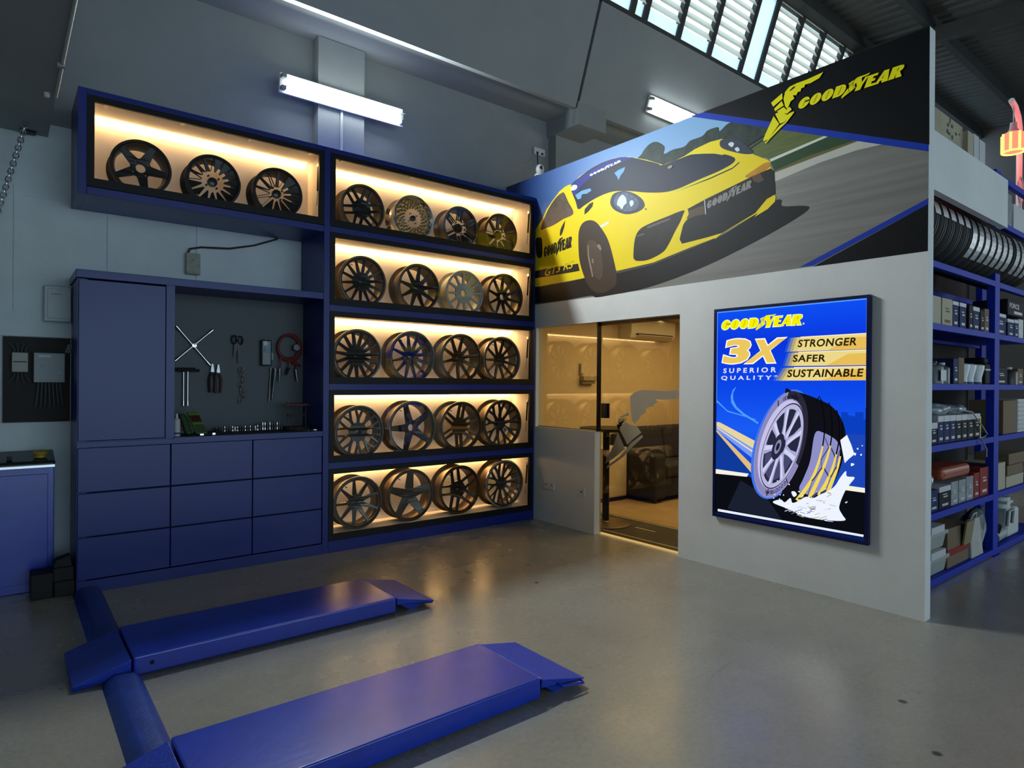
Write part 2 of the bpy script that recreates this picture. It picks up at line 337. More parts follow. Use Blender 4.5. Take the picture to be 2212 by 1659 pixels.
def peg_mat():
    m = mat('grey_perforated_board', (.10, .115, .12), .6, .2); nt = m.node_tree; N = nt.nodes.new; L = nt.links.new; tcn = N('ShaderNodeTexCoord'); mp = N('ShaderNodeMapping'); mp.inputs['Scale'].default_value = (70, 0, 70); L(tcn.outputs['Object'], mp.inputs[0])
    v = N('ShaderNodeTexVoronoi'); v.inputs['Randomness'].default_value = 0; L(mp.outputs[0], v.inputs[0]); r = N('ShaderNodeValToRGB'); r.color_ramp.elements[0].position = .22; r.color_ramp.elements[0].color = (.02, .022, .024, 1); r.color_ramp.elements[1].position = .3; r.color_ramp.elements[1].color = (.13, .15, .155, 1)
    L(v.outputs[0], r.inputs[0]); L(r.outputs[0], nt.nodes['Principled BSDF'].inputs['Base Color']); return m
MB().box(-3.455, -2.337, .46, .475, 1.028, 2.134).build('pegboard', peg_mat(), tc)
MB().box(-3.452, -2.34, .035, .46, 1.028, 1.033).build('rubber_mat', mat('dark_green_mat', (.012, .02, .018), .7), tc)
# ------------------------------------------------------------------ lit wheel display cabinets
LED_C = (1.0, .54, .18)
M_PANE = pane_mat('display_case_glass', (.97, .98, .98), 1.5)
M_LED = glow('warm_led_strip', (1.0, .62, .24), 14)
def bay(root, x0, x1, zt, zb, zfl, power):
    """one lit compartment: lining, black lift-up door with glass and gas struts, LED strip"""
    a, b2 = x0+.012, x1-.012; zc = zt-.028; yb = .34
    MB().box(a, b2, yb, yb+.012, zfl-.012, zc).box(a, b2, .02, yb, zfl-.012, zfl).box(a, b2, .02, yb, zc, zc+.012).box(a-.01, a, .02, yb, zfl-.012, zc).box(b2, b2+.01, .02, yb, zfl-.012, zc).build('lining', M_CREAM, root)
    d = MB().box(x0, x1, -.004, .019, zt-.042, zt).box(x0, x1, -.004, .019, zb, zb+.057).box(x0, x0+.043, -.004, .019, zb+.057, zt-.042).box(x1-.045, x1, -.004, .019, zb+.057, zt-.042)
    d.box(x0, x1, -.0045, -.004, zb+.020, zb+.024)
    d = d.build('door', M_BLACK, root)
    MB().box(x0+.043, x1-.045, .006, .011, zb+.057, zt-.042).build('glass', M_PANE, d)
    for sx in (a+.02, b2-.022):
        g = MB().cyl((sx, .045, zc-.10), (sx, .06, zc-.30), .0085, 10, 0).cyl((sx, .06, zc-.30), (sx, .075, zc-.42), .004, 8, 1).box(sx-.008, sx+.008, .03, .06, zc-.10, zc-.075, 1)
        g.build('gas_strut', [M_BLACK, M_STEEL], d, smooth=True)
    for k in range(4):
        hx = a+.1+(b2-a-.2)*k/3; MB().box(hx-.012, hx+.012, .02, .06, zc-.014, zc).build('hinge', M_STEEL, root)
    MB().box(a+.02, b2-.02, yb-.03, yb-.012, zc-.010, zc-.001).build('led_strip', M_LED, root)
    area('display_led_light', ((a+b2)/2, yb-.022, zc-.013), ((a+b2)/2, yb-.005, 0), b2-a-.06, .012, power, LED_C)
oc = thing('overhead_display_cabinet', 'long blue overhead wall cabinet holding three lit black wheels', 'display cabinet', (-3.19, .27, 2.69))
MB().box(-4.046, -3.995, 0, .522, 2.70, 3.414).box(-3.995, -2.336, 0, .522, 3.374, 3.414).box(-3.995, -2.336, 0, .522, 2.70, 2.753).box(-3.995, -2.336, .36, .522, 2.753, 3.374).build('carcass', M_BLUE, oc, bev=.002)
bay(oc, -3.995, -2.337, 3.374, 2.757, 2.767, LED_W*.75)
tw = thing('display_tower', 'tall blue display tower of five lit rows of alloy wheels beside the office wall', 'display cabinet', (-1.16, .27, 0))
c = MB().box(-2.335, -2.283, 0, .522, 0, 3.414).box(-.031, -.009, 0, .522, 0, 3.414).box(-2.283, -.031, .36, .522, 0, 3.414).box(-2.283, -.031, 0, .36, 3.375, 3.414).box(-2.283, -.031, 0, .36, 0, .096)
TOPS = [3.374-.6673*i for i in range(5)]; BOTS = [2.757, 2.096, 1.429, .7606, .0972]; FLO = [2.764, 2.104, 1.443, .768, .15]
for i in range(4): c.box(-2.283, -.031, 0, .36, TOPS[i+1]+.001, BOTS[i]-.001)
c.build('carcass', M_BLUE, tw, bev=.002)
for i in range(5): bay(tw, -2.282, -.032, TOPS[i], BOTS[i], FLO[i], LED_W)
# ------------------------------------------------------------------ alloy wheels
M_WB = mat('satin_black_alloy', (.016, .014, .013), .32, .55)
M_WG = mat('gunmetal_alloy', (.085, .08, .07), .3, .8)
M_WZ = mat('bronze_alloy', (.085, .055, .028), .3, .8)
M_WGOLD = mat('gold_alloy', (.34, .24, .09), .35, .7)
M_WS = mat('silver_grey_alloy', (.36, .39, .39), .42, .4)
M_WLIP = mat('polished_alloy_lip', (.72, .70, .66), .14, 1.)
M_WCAP = mat('black_centre_cap', (.008, .008, .009), .22)
M_WRED = mat('red_cap_ring', (.16, .012, .02), .3, .6)
M_BAR = mat('dark_barrel_alloy', (.12, .10, .075), .34, .85)
def wheel_face(R, sp):
    kind, n, rh, wh, wr = sp['k'], sp['n'], sp.get('rh', .075), sp.get('wh', .014), sp.get('wr', .008)
    r2 = R*.865; ph = sp.get('ph', .3); g = sp.get('g', .02); rm = sp.get('rm', .11); D = sp.get('D', .03); loops = []
    Ro = R-.024; loops.append([(Ro*cos(2*pi*i/72), Ro*sin(2*pi*i/72)) for i in range(72)])
    def w(r): return wh+(wr-wh)*min(1, max(0, (r-rh)/(r2-rh)))
    def window(A, B, r0):
        """A, B: functions r -> angle of the window's two sides"""
        rs = [r0+(r2-r0)*i/9 for i in range(10)]; rs = [r for r in rs if B(r)-A(r) > .06*(.1/r)]
        if len(rs) < 3: return
        lo = [(r*cos(A(r)), r*sin(A(r))) for r in rs]; hi = [(r*cos(B(r)), r*sin(B(r))) for r in reversed(rs)]
        a0, a1 = A(r2), B(r2); k = max(2, int((a1-a0)/.12)); arc = [((r2+.004)*cos(a0+(a1-a0)*j/k), (r2+.004)*sin(a0+(a1-a0)*j/k)) for j in range(1, k)]
        b0, b1 = A(rs[0]), B(rs[0]); rr = rs[0]-.004; inn = [(rr*cos(b0+(b1-b0)*t), rr*sin(b0+(b1-b0)*t)) for t in (.75, .5, .25)]
        loops.append(lo+arc+hi+inn)
    st = 2*pi/n
    for i in range(n):
        a = ph+i*st
        if kind == 'S': window(lambda r, a=a: a+asin(min(.9, w(r)/r)), lambda r, a=a: a+st-asin(min(.9, w(r)/r)), rh)
        elif kind == 'T':
            window(lambda r, a=a: a+asin(min(.9, (g+w(r))/r)), lambda r, a=a: a+st-asin(min(.9, (g+w(r))/r)), rh)
            window(lambda r, a=a: a-asin(max(.0005, g-w(r))/r), lambda r, a=a: a+asin(max(.0005, g-w(r))/r), rm)
        elif kind == 'Y':
            d = lambda r: 0 if r < rm else D*((r-rm)/(r2-rm))
            window(lambda r, a=a: a+asin(min(.9, (d(r)+w(r))/r)), lambda r, a=a: a+st-asin(min(.9, (d(r)+w(r))/r)), rh)
            window(lambda r, a=a: a-asin(max(.0002, d(r)-w(r))/r), lambda r, a=a: a+asin(max(.0002, d(r)-w(r))/r), rm+.015)
    if kind == 'M':
        for ring, (ra, rb, hw, off) in enumerate(((.40, .56, .27, 0), (.49, .70, .27, .5), (.60, .82, .26, 0), (.73, .91, .25, .5))):
            for i in range(n):
                a = (i+off)*st; ra_, rb_ = ra*R, rb*R; rc = (ra_+rb_)/2; h = hw*st
                loops.append([(r*cos(a+t), r*sin(a+t)) for r, t in ((ra_, 0), (rc, h), (rb_, h*.35 if ring == 3 else 0), (rb_, -h*.35 if ring == 3 else -.001), (rc, -h))])
    nl = sp.get('lug', 5); lr = sp.get('lr', .052)
    for i in range(nl):
        a = .6+2*pi*i/nl; loops.append([(lr*cos(a)+.0075*cos(-t), lr*sin(a)+.0075*sin(-t)) for t in [2*pi*j/10 for j in range(10)]])
    if sp.get('c') == 'open': loops.append([(.034*cos(-2*pi*j/24), .034*sin(-2*pi*j/24)) for j in range(24)])
    me = curve_mesh(loops, .008, .0025); cc = sp.get('conc', .035); y0 = sp.get('y0', .018)
    for v in me.vertices:
        r = hypot(v.co.x, v.co.y); d = y0+cc*max(0, 1-(min(r, r2)/r2)**1.4); v.co = (v.co.x, d-v.co.z, v.co.y)
    me.polygons.foreach_set('use_smooth', [True]*len(me.polygons)); me.set_sharp_from_angle(angle=radians(35)); me.update(); return me, y0+cc
def wheel(label, X, R, zf, sp, face, barrel=None, lip=None, Y=.06, group=None):
    z = zf+R+.002; t = thing('alloy_wheel', label, 'wheel rim', (X, Y+.1, zf), group); W = sp.get('W', .19); o = (X, Y, z)
    pr = [(R-.022, .006), (R-.016, 0), (R-.004, 0), (R, .004), (R, .012), (R-.012, .018), (R-.026, .034), (R-.030, .06), (R-.030, W-.035), (R-.012, W-.02), (R, W-.012), (R, W), (R-.010, W), (R-.036, W-.03), (R-.038, .05), (R-.028, .03)]
    MB().lathe(pr, o, 'y', 64, closed=True).build('barrel', barrel or M_BAR, t, smooth=True)
    if lip: MB().lathe([(R-.040, .034), (R-.020, .004), (R-.014, -.0015), (R-.003, -.0015), (R+.0015, .004), (R+.0015, .0125), (R-.012, .0185), (R-.026, .036)], o, 'y', 64, closed=True).build('lip', lip, t, smooth=True)
    me, yh = wheel_face(R, sp); me.materials.append(face)
    for v in me.vertices: v.co = v.co+Vector(o)
    link('spoke_face', me, t)
    # valve stem inside the barrel edge
    va = sp.get('va', 2.2); q = Vector((X+(R-.045)*cos(va), Y+.035, z+(R-.045)*sin(va)))
    MB().cyl(q, q+Vector((-.012*cos(va), -.024, -.012*sin(va))), .0035, 8).build('valve', M_WCAP, t)
    c = sp.get('c', 'cap')
    if c != 'open':
        rc = sp.get('cr', .036)
        MB().lathe([(0, yh-.020), (rc*.6, yh-.019), (rc*.94, yh-.014), (rc, yh-.006), (rc, yh+.012)], o, 'y', 32).build('centre_cap', M_WCAP, t, smooth=True)
        if c == 'red' or c == 'ring': MB().lathe([(rc, yh-.012), (rc+.002, yh-.016), (rc+.009, yh-.016), (rc+.011, yh-.008), (rc, yh-.006)], o, 'y', 40, closed=True).build('cap_ring', M_WRED if c == 'red' else face, t, smooth=True)
    else:
        MB().lathe([(.034, yh-.008), (.044, yh-.013), (.047, yh-.002), (.047, yh+.02), (.034, yh+.02)], o, 'y', 32, closed=True).build('hub_ring', face, t, smooth=True)
    return t, o, yh
def S(n, **k): return dict(k='S', n=n, **k)
def T(n, **k): return dict(k='T', n=n, **k)
def Yk(n, **k): return dict(k='Y', n=n, **k)
GO = 'wheels in the overhead cabinet'; GT = 'wheels in the display tower'
F0 = 2.767
wheel('black five-spoke wheel with open centre and four bolt holes in overhead cabinet', -3.665, .196, F0, S(5, wh=.030, wr=.017, rh=.070, c='open', lug=4, lr=.058, ph=.95+.16, conc=.02), M_WB, M_WB, group=GO)
wheel('black wheel with fifteen fine spokes, middle one of the overhead cabinet', -3.183, .198, F0, S(15, wh=.012, wr=.006, rh=.085, lug=4, conc=.03), M_WB, M_WB, group=GO)
wheel('black thirteen-spoke wheel beside the right end of the overhead cabinet', -2.697, .200, F0, S(13, wh=.010, wr=.006, rh=.062, lug=4, conc=.03, ph=.1), M_WB, M_WB, group=GO)
rows = [
 [('matt black wheel with twelve paired spokes in the top row, beside the blue post', -1.955, .21, T(6, g=.030, wh=.010, wr=.007, rh=.078, rm=.085, ph=.2), M_WB, None, None),
  ('gold mesh wheel with polished lip in the top row', -1.445, .209, dict(k='M', n=20, c='cap', cr=.026, lug=4, lr=.05, conc=.012), M_WGOLD, M_WLIP, M_WLIP),
  ('dark brown six-twin-spoke wheel with open centre in the top row', -.918, .205, T(6, g=.020, wh=.009, wr=.008, rh=.075, rm=.08, c='open', lug=4, lr=.06, ph=.5, conc=.045), M_WB, M_BAR, None),
  ('olive bronze nine-spoke wheel with open centre at the right end of the top row', -.42, .212, S(9, wh=.015, wr=.010, rh=.07, c='open', lug=4, lr=.06, ph=.35, conc=.05), M_WZ, M_WZ, None)],
 [('black fourteen-spoke wheel with bright bolt seats, second row beside the blue post', -1.95, .225, S(14, wh=.011, wr=.006, rh=.085, lug=5, lr=.055, ph=.12), M_WB, None, None),
  ('satin black nine-spoke wheel in the second row next to the silver one', -1.384, .225, S(9, wh=.018, wr=.008, rh=.075, lug=5, ph=.12), M_WB, None, None),
  ('silver grey twelve-spoke wheel with large plain hub in the second row', -.866, .224, S(12, wh=.009, wr=.008, rh=.10, c='open', lug=0, ph=.05, conc=.02), M_WS, M_WS, None),
  ('black ten-spoke wheel with open centre at the right end of the second row', -.362, .236, S(10, wh=.014, wr=.008, rh=.072, c='open', lug=5, lr=.058, ph=.4, conc=.05), M_WB, None, None)],
 [('black fifteen-spoke wheel with red cap ring in the third row', -1.995, .232, S(15, wh=.014, wr=.010, rh=.085, c='red', cr=.042, lug=0, ph=.1, conc=.03), M_WB, None, None),
  ('black wheel with twelve slim spokes that mirrors the lit poster, third row', -1.45, .238, S(12, wh=.015, wr=.007, rh=.08, lug=5, ph=.2), M_WB, None, M_WG),
  ('dark bronze ten-spoke wheel in the third row', -.904, .240, S(10, wh=.015, wr=.010, rh=.075, lug=5, ph=.2, conc=.05), M_WZ, M_WG, None),
  ('black eleven-spoke wheel with chrome lip at the right end of the third row', -.393, .239, S(11, wh=.012, wr=.008, rh=.07, lug=5, ph=.3, conc=.05), M_WB, None, M_WLIP)],
 [('gunmetal wheel with branching mesh spokes and wide polished lip, fourth row', -1.975, .233, Yk(10, wh=.010, wr=.006, rh=.085, rm=.115, D=.034, c='ring', cr=.05, lug=0, conc=.03), M_WG, M_WG, M_WG),
  ('black five-spoke wheel with open centre in the fourth row', -1.443, .251, S(5, wh=.034, wr=.020, rh=.075, c='open', lug=5, lr=.062, ph=.63, conc=.03), M_WB, None, None),
  ('brown six-twin-spoke wheel with glossy black cap in the fourth row', -.896, .244, T(6, g=.026, wh=.013, wr=.009, rh=.085, rm=.09, c='ring', cr=.042, lug=0, ph=.45, conc=.04), M_WZ, M_WG, None),
  ('black forked-spoke wheel with a small diamond sticker, right end of the fourth row', -.381, .250, Yk(9, wh=.014, wr=.007, rh=.07, rm=.125, D=.036, lug=5, ph=.2, conc=.05), M_WB, None, None)],
 [('gunmetal nine-spoke wheel with stepped lip in the bottom row', -1.983, .23, S(9, wh=.018, wr=.007, rh=.06, c='cap', cr=.025, lug=5, lr=.048, ph=.35, conc=.05), M_WG, M_WG, M_WG),
  ('broad five-spoke charcoal wheel in the bottom row', -1.457, .242, S(5, wh=.040, wr=.028, rh=.078, cr=.03, lug=5, lr=.055, ph=.31, conc=.03), M_WG, M_WZ, None),
  ('black wheel with slotted ten-spoke face in the bottom row', -.906, .239, T(5, g=.038, wh=.013, wr=.009, rh=.085, rm=.085, cr=.028, lug=5, ph=.6, conc=.04), M_WB, M_WZ, None),
  ('bright chrome multi-spoke wheel at the right end of the bottom row', -.351, .246, Yk(10, wh=.012, wr=.007, rh=.07, rm=.10, D=.034, cr=.03, lug=5, ph=.1, conc=.06), M_WG, M_WZ, M_WLIP)]]
for i, row in enumerate(rows):
    for lab, X, R, sp, face, bar, lip in row:
        t, o, yh = wheel(lab, X, R, FLO[i], sp, face, bar, lip, group=GT)
        if 'diamond' in lab:
            p = Vector((o[0]+.03, o[1]+.005, o[2]-.06))
            s = .035; mb = MB().add([p+Vector(q) for q in ((0, 0, s), (s, 0, 0), (0, 0, -s), (-s, 0, 0))], [(0, 1, 2, 3)], 0); s = .026
            mb.add([p+Vector((q[0], -.0006, q[2])) for q in ((0, 0, s), (s, 0, 0), (0, 0, -s), (-s, 0, 0))], [(0, 1, 2, 3)], 1)
            mb.build('diamond_sticker', [mat('pale_sticker', (.55, .58, .6), .5), mat('grey_sticker', (.06, .07, .08), .5)], t)
MURAL=[("tree",1,[(1384,3426),(1433,3491),(1450,3513),(1515,3552),(1595,3551),(1682,3485),(1678,3424),(1767,3434),(1886,3427),(1944,3459),(2057,3462),(2112,3493),(2206,3490),(2222,3454),(2298,3491),(2374,3481),(2474,3444),(2570,3397),(2652,3352),(2687,3307),(2618,3263),(2500,3208),(2196,3176),(1769,3262)]),("grassA",0,[(2471,3254),(2604,3319),(2683,3332),(2798,3301),(3068,3180),(3051,3163),(2646,3111),(2606,3150)]),("rail",0,[(2461,3271),(2644,3326),(2656,3331),(2644,3307),(2471,3254)]),("rail",0,[(2471,3244),(2654,3299),(2664,3292),(2482,3232)]),("wline",0,[(2646,3117),(3047,3171),(3070,3157),(2654,3096)]),("grassD",0,[(2652,3095),(3070,3157),(3111,3145),(3267,3078),(2929,3053),(2682,3019)]),("grassB",0,[(2680,3021),(2929,3062),(3259,3081),(3277,3069),(2929,3037),(2684,3005)]),("conc",0,[(2682,3008),(3275,3070),(3438,3004),(3268,3011),(3018,2994),(2687,2942)]),("black",0,[(2072,3655),(3684,3652),(3689,2926),(2072,3649)]),("blue",0,[(1957,3660),(2072,3652),(3685,2929),(3685,2885),(1957,3653)]),("blue",0,[(3687,2599),(3686,2563),(2978,2285),(2882,2287)]),("black",0,[(3686,2563),(3686,2276),(2978,2277)]),("shadow",1,[(-150,2478),(369,2465),(729,2472),(1152,2478),(2023,2569),(2472,2707),(2674,2797),(2741,2794),(2751,2748),(2945,2703),(2828,2629),(2473,2506),(2025,2384),(1506,2294),(1060,2273),(883,2271),(799,2294),(371,2286),(-190,2312)]),("yellow",0,[(-236,2492),(-133,2863),(-82,3004),(29,3117),(99,3170),(168,3262),(245,3324),(358,3402),(433,3429),(488,3438),(542,3432),(648,3484),(885,3535),(1125,3538),(1292,3503),(1495,3420),(1667,3331),(1804,3335),(1893,3348),(1991,3376),(2134,3393),(2237,3386),(2337,3351),(2413,3293),(2519,3186),(2631,3116),(2653,3093),(2651,3062),(2681,3017),(2693,2848),(2683,2814),(2634,2764),(2255,2639),(1900,2568),(1574,2505),(1167,2485),(1136,2498),(729,2478),(694,2474),(57,2467)]),("orange",1,[(2447,3038),(2530,3074),(2611,3100),(2653,3089),(2647,3059),(2602,3036),(2562,3019),(2521,3011)]),("roofglass",1,[(528,3413),(648,3476),(885,3533),(1125,3535),(1292,3498),(1481,3419),(1606,3360),(1655,3332),(1765,3333),(1893,3340),(1967,3339),(2135,3299),(2260,3260),(2345,3214),(2360,3184),(2317,3159),(2205,3136),(2018,3114),(1832,3089),(1689,3092),(1498,3132),(1280,3195),(1082,3234),(889,3223),(721,3184),(637,3164),(598,3247)]),("hoodline",0,[(1887,3342),(1955,3359),(2134,3319),(2272,3261),(2249,3257),(2135,3305),(1967,3341)]),("hoodline",0,[(1807,3072),(2136,3110),(2317,3144),(2404,3165),(2414,3156),(2328,3126),(2137,3093),(1820,3058)]),("dark",0,[(1794,3068),(2136,3105),(2339,3135),(2393,3163),(2402,3156),(2339,3125),(2137,3095)]),("navy",1,[(539,3395),(578,3451),(785,3496),(983,3529),(1171,3523),(1329,3487),(1263,3482),(1047,3472),(853,3447),(684,3389),(614,3331),(565,3324)]),("white",1,[(524,3395),(542,3416),(578,3419),(614,3403),(617,3382),(596,3367),(557,3366),(532,3377)]),("glassblue",0,[(1108,3402),(1157,3418),(1241,3424),(1222,3385),(1185,3360),(1161,3322),(1142,3361)]),("glassblue",0,[(590,3314),(684,3337),(796,3333),(815,3307),(754,3291),(685,3300),(671,3261),(626,3263)]),("sidewin",1,[(75,3067),(129,3178),(226,3289),(321,3356),(404,3381),(437,3363),(490,3271),(567,3137),(418,3108),(267,3073),(150,3066)]),("dark",1,[(373,2951),(382,3013),(437,3079),(448,3090),(437,3028),(401,2959)]),("dark",0,[(722,3093),(725,3146),(789,3186),(843,3192),(830,3149),(773,3112)]),("lampring",1,[(1060,3147),(1097,3209),(1205,3212),(1325,3171),(1427,3101),(1471,3036),(1451,3000),(1371,2981),(1253,2991),(1146,3038),(1083,3089)]),("lampglass",1,[(1101,3132),(1129,3188),(1213,3197),(1310,3163),(1384,3099),(1405,3050),(1371,3012),(1268,3011),(1176,3047),(1124,3087)]),("lampwhite",1,[(1160,3149),(1206,3179),(1251,3140),(1259,3092),(1229,3076),(1207,3046),(1176,3076),(1145,3100)]),("lampwhite",1,[(1296,3096),(1333,3099),(1341,3064),(1312,3047)]),("dark",0,[(1471,2989),(1485,3000),(1496,2979)]),("lampring",1,[(2223,3349),(2240,3379),(2325,3362),(2413,3317),(2476,3251),(2512,3198),(2439,3212),(2325,3264),(2247,3311)]),("lampwhite",1,[(2299,3327),(2325,3337),(2350,3318),(2332,3295)]),("lampwhite",1,[(2357,3276),(2382,3281),(2399,3253),(2376,3248)]),("white",0,[(928,2943),(1053,2972),(1037,2943),(941,2920)]),("wheel",1,[(641,2867),(654,2963),(705,3018),(791,3026),(875,2993),(958,2908),(1039,2787),(1104,2613),(1146,2456),(1138,2364),(1060,2320),(964,2303),(882,2319),(798,2379),(721,2498),(657,2666)]),("tyreside",1,[(756,2786),(793,2829),(877,2802),(944,2696),(974,2561),(966,2467),(930,2435),(880,2465),(813,2571),(771,2686)]),("rimarc",0,[(770,2784),(783,2786),(788,2684),(823,2569),(850,2472),(834,2471),(802,2572),(771,2686)]),("rimarc",1,[(894,2764),(926,2770),(951,2730),(943,2708),(914,2736)]),("rimarc",1,[(829,2641),(845,2645),(849,2608),(836,2604)]),("intake",1,[(1346,2600),(1362,2744),(1409,2816),(1501,2848),(1705,2876),(1891,2894),(1863,2826),(1797,2733),(1733,2637),(1668,2578),(1518,2538),(1404,2544),(1361,2561)]),("strake",0,[(1487,2831),(1705,2857),(1757,2857),(1744,2844),(1515,2815)]),("strake",0,[(1379,2772),(1459,2780),(1473,2767),(1385,2762)]),("grille",0,[(1844,2661),(1863,2763),(1923,2812),(1922,2898),(2091,2940),(2510,3025),(2657,3046),(2683,3015),(2693,2848),(2624,2827),(2533,2742),(2255,2643),(2094,2629),(1875,2618),(1852,2633)]),("bronze",0,[(1923,2814),(1941,2883),(2080,2896),(2092,2822),(2021,2826)]),("bronze",0,[(2500,3025),(2572,3031),(2602,2972),(2562,2963),(2521,2982)]),("yellow",0,[(2529,2715),(2634,2797),(2698,2834),(2691,2793),(2634,2750),(2534,2714)]),("yellow",0,[(1897,2890),(1928,2896),(1937,2853),(1880,2770),(1847,2661),(1872,2619),(2094,2629),(2255,2639),(2187,2603),(2023,2580),(1760,2537),(1681,2576),(1759,2644),(1835,2768)]),("greyedge",0,[(2082,2944),(2091,2946),(2104,2819),(2095,2819)]),("splitter",0,[(1129,2467),(1167,2488),(1574,2505),(1901,2566),(2187,2613),(2187,2603),(1901,2547),(1574,2485),(1183,2463)]),("skirt",0,[(-194,2633),(155,2642),(640,2627),(662,2554),(368,2555),(-193,2565)]),("dark",1,[(1,2976),(51,2987),(96,2960),(105,2826),(86,2769),(23,2785),(0,2869)])]
FOOT=[("f",[(3039,3612),(3013,3580),(2951,3567),(2911,3571),(2907,3555),(2884,3554),(2880,3535),(2861,3537),(2848,3518),(2824,3526),(2834,3500),(2806,3487),(2797,3468),(2783,3438),(2764,3470),(2753,3525),(2764,3570),(2796,3596),(2851,3603),(2924,3602),(2995,3608)]),("k",[(2796,3569),(2824,3585),(2844,3586),(2833,3574),(2805,3564)]),("f",[(2657,3529),(2743,3570),(2745,3527),(2674,3494)]),("f",[(2682,3477),(2739,3514),(2755,3476),(2688,3456)]),("f",[(2701,3450),(2755,3465),(2778,3436),(2799,3452),(2816,3427),(2780,3408),(2725,3437)]),("f",[(2690,3435),(2730,3444),(2780,3400),(2822,3411),(2805,3383),(2762,3354),(2727,3353)]),("f",[(2678,3424),(2722,3352),(2640,3269),(2611,3261),(2596,3267),(2606,3295),(2640,3357)]),("f",[(2827,3410),(2835,3401),(2775,3344),(2732,3319),(2644,3260),(2617,3239),(2611,3246),(2722,3339),(2766,3351)])]
T_MURAL=[(2853,3410),(3533,3400),(2880,3482)]
T_BUMP=[(2110,2857),(2501,2941),(2115,2918)]
T_DOOR=[(126,2764),(545,2805),(133,2874)]
T_BAN=[(800,3446),(1199,3483),(786,3468)]
T_GT3=[(140,2573),(605,2587),(139,2637)]
T_LB=[(2268,1874),(2913,1873),(2283,1946)]
T_3=[(2280,1609),(2499,1610),(2321,1795)]
T_X=[(2472,1610),(2721,1611),(2560,1783)]
T_SUP=[(2290,1535),(2727,1539),(2293,1573)]
T_QUA=[(2271,1477),(2705,1479),(2274,1516)]
T_STR=[(2885,1714),(3285,1712),(2894,1768)]
T_SAF=[(2850,1611),(3083,1608),(2856,1662)]
T_SUS=[(2809,1502),(3324,1505),(2818,1557)]
LBOX=[("sky2",0,[(2227,2016),(3342,2016),(3344,1654),(2231,1636)]),("arcs",0,[(2400,1432),(2372,1406),(2354,1355),(2359,1305),(2392,1264),(2458,1217),(2584,1154),(2588,1166),(2467,1230),(2406,1277),(2375,1331),(2374,1381),(2396,1423)]),("arcs",0,[(2229,1327),(2327,1245),(2566,1189),(2566,1184),(2327,1235),(2229,1310)]),("city",0,[(3187,1268),(3232,1269),(3232,1250),(3279,1243),(3278,1271),(3331,1274),(3331,1227),(3345,1228),(3344,1125),(3189,1118)]),("mid",0,[(3213,1123),(3346,1125),(3347,778),(3159,775)]),("grass",0,[(2228,1075),(2348,990),(2551,810),(2552,774),(2507,771),(2229,779)]),("trailA",0,[(2231,1151),(2260,1149),(2567,1024),(2568,942),(2231,1118)]),("trailB",0,[(2231,1118),(2568,959),(2569,877),(2231,1088)]),("trailC",0,[(2231,1090),(2569,820),(2579,740),(2231,1073)]),("trailD",0,[(2233,1111),(2568,938),(2568,926),(2233,1103)]),("road",0,[(2225,744),(2516,755),(2570,731),(3160,746),(3347,754),(3347,452),(2226,437)]),("road2",0,[(2444,715),(2641,635),(2777,474),(2572,471),(2334,482)]),("strip",0,[(2229,779),(2512,775),(2498,750),(2227,743)]),("strip",0,[(3167,781),(3347,778),(3347,747),(3174,748)]),("tread",1,[(2793,1392),(2850,1401),(2929,1387),(3044,1347),(3126,1303),(3184,1232),(3215,1146),(3218,1045),(3195,926),(3152,804),(3087,699),(3013,647),(2936,616),(2841,640),(2775,678),(2853,999)]),("treadlit",1,[(3012,1111),(3069,1122),(3157,1076),(3182,1012),(3165,908),(3123,793),(3072,712),(2966,682),(2904,711),(2934,792),(2980,919)])]
GROOVE=[[(3022,1337),(3071,1242),(3076,1108),(3048,948),(2989,783),(2889,628)],[(3089,1302),(3128,1185),(3117,1036),(3071,876),(2967,636)],[(3144,1260),(3178,1137),(3158,981),(3115,829),(3043,685)],[(3188,1188),(3194,1043),(3167,894),(3098,708)]]
SPLASH=[(1,[(2709,588),(2767,618),(2800,603),(2841,640),(2857,608),(2904,630),(2951,664),(3005,663),(3050,693),(3102,723),(3152,767),(3188,830),(3223,876),(3230,842),(3279,840),(3251,794),(3225,752),(3208,716),(3189,662),(3182,617),(3205,577),(3220,546),(3125,528),(3014,522),(2921,529),(2825,559)]),(0,[(3185,1079),(3228,1118),(3256,1055),(3277,992),(3243,960),(3215,928)]),(1,[(2848,684),(2872,691),(2888,670),(2865,652)]),(1,[(2896,695),(2910,700),(2913,688)]),(1,[(3257,932),(3278,927),(3257,912)]),(1,[(3291,1033),(3302,1037),(3298,1024)]),(1,[(3270,999),(3287,1002),(3282,984)]),(1,[(3312,995),(3324,999),(3320,986)]),(1,[(3321,1057),(3330,1055),(3325,1049)])]
LINE=[(2252,469),(3340,473),(3338,458),(2252,450)]
BARS=[[(2822,1785),(3349,1788),(3348,1686),(2791,1685)],[(2807,1678),(3348,1680),(3347,1581),(2775,1583)],[(2767,1571),(3347,1572),(3347,1482),(2701,1478)]]
CIRC={"side":[(2758,1011),(2954,1080),(2820,1398)],"rim":[(2770,1001),(2922,1066),(2828,1306)],"hub":[(2743,998),(2788,1017),(2763,1094)]}
PANEL=[(2227,2016),(3342,2016),(2230,431),(3349,448)]
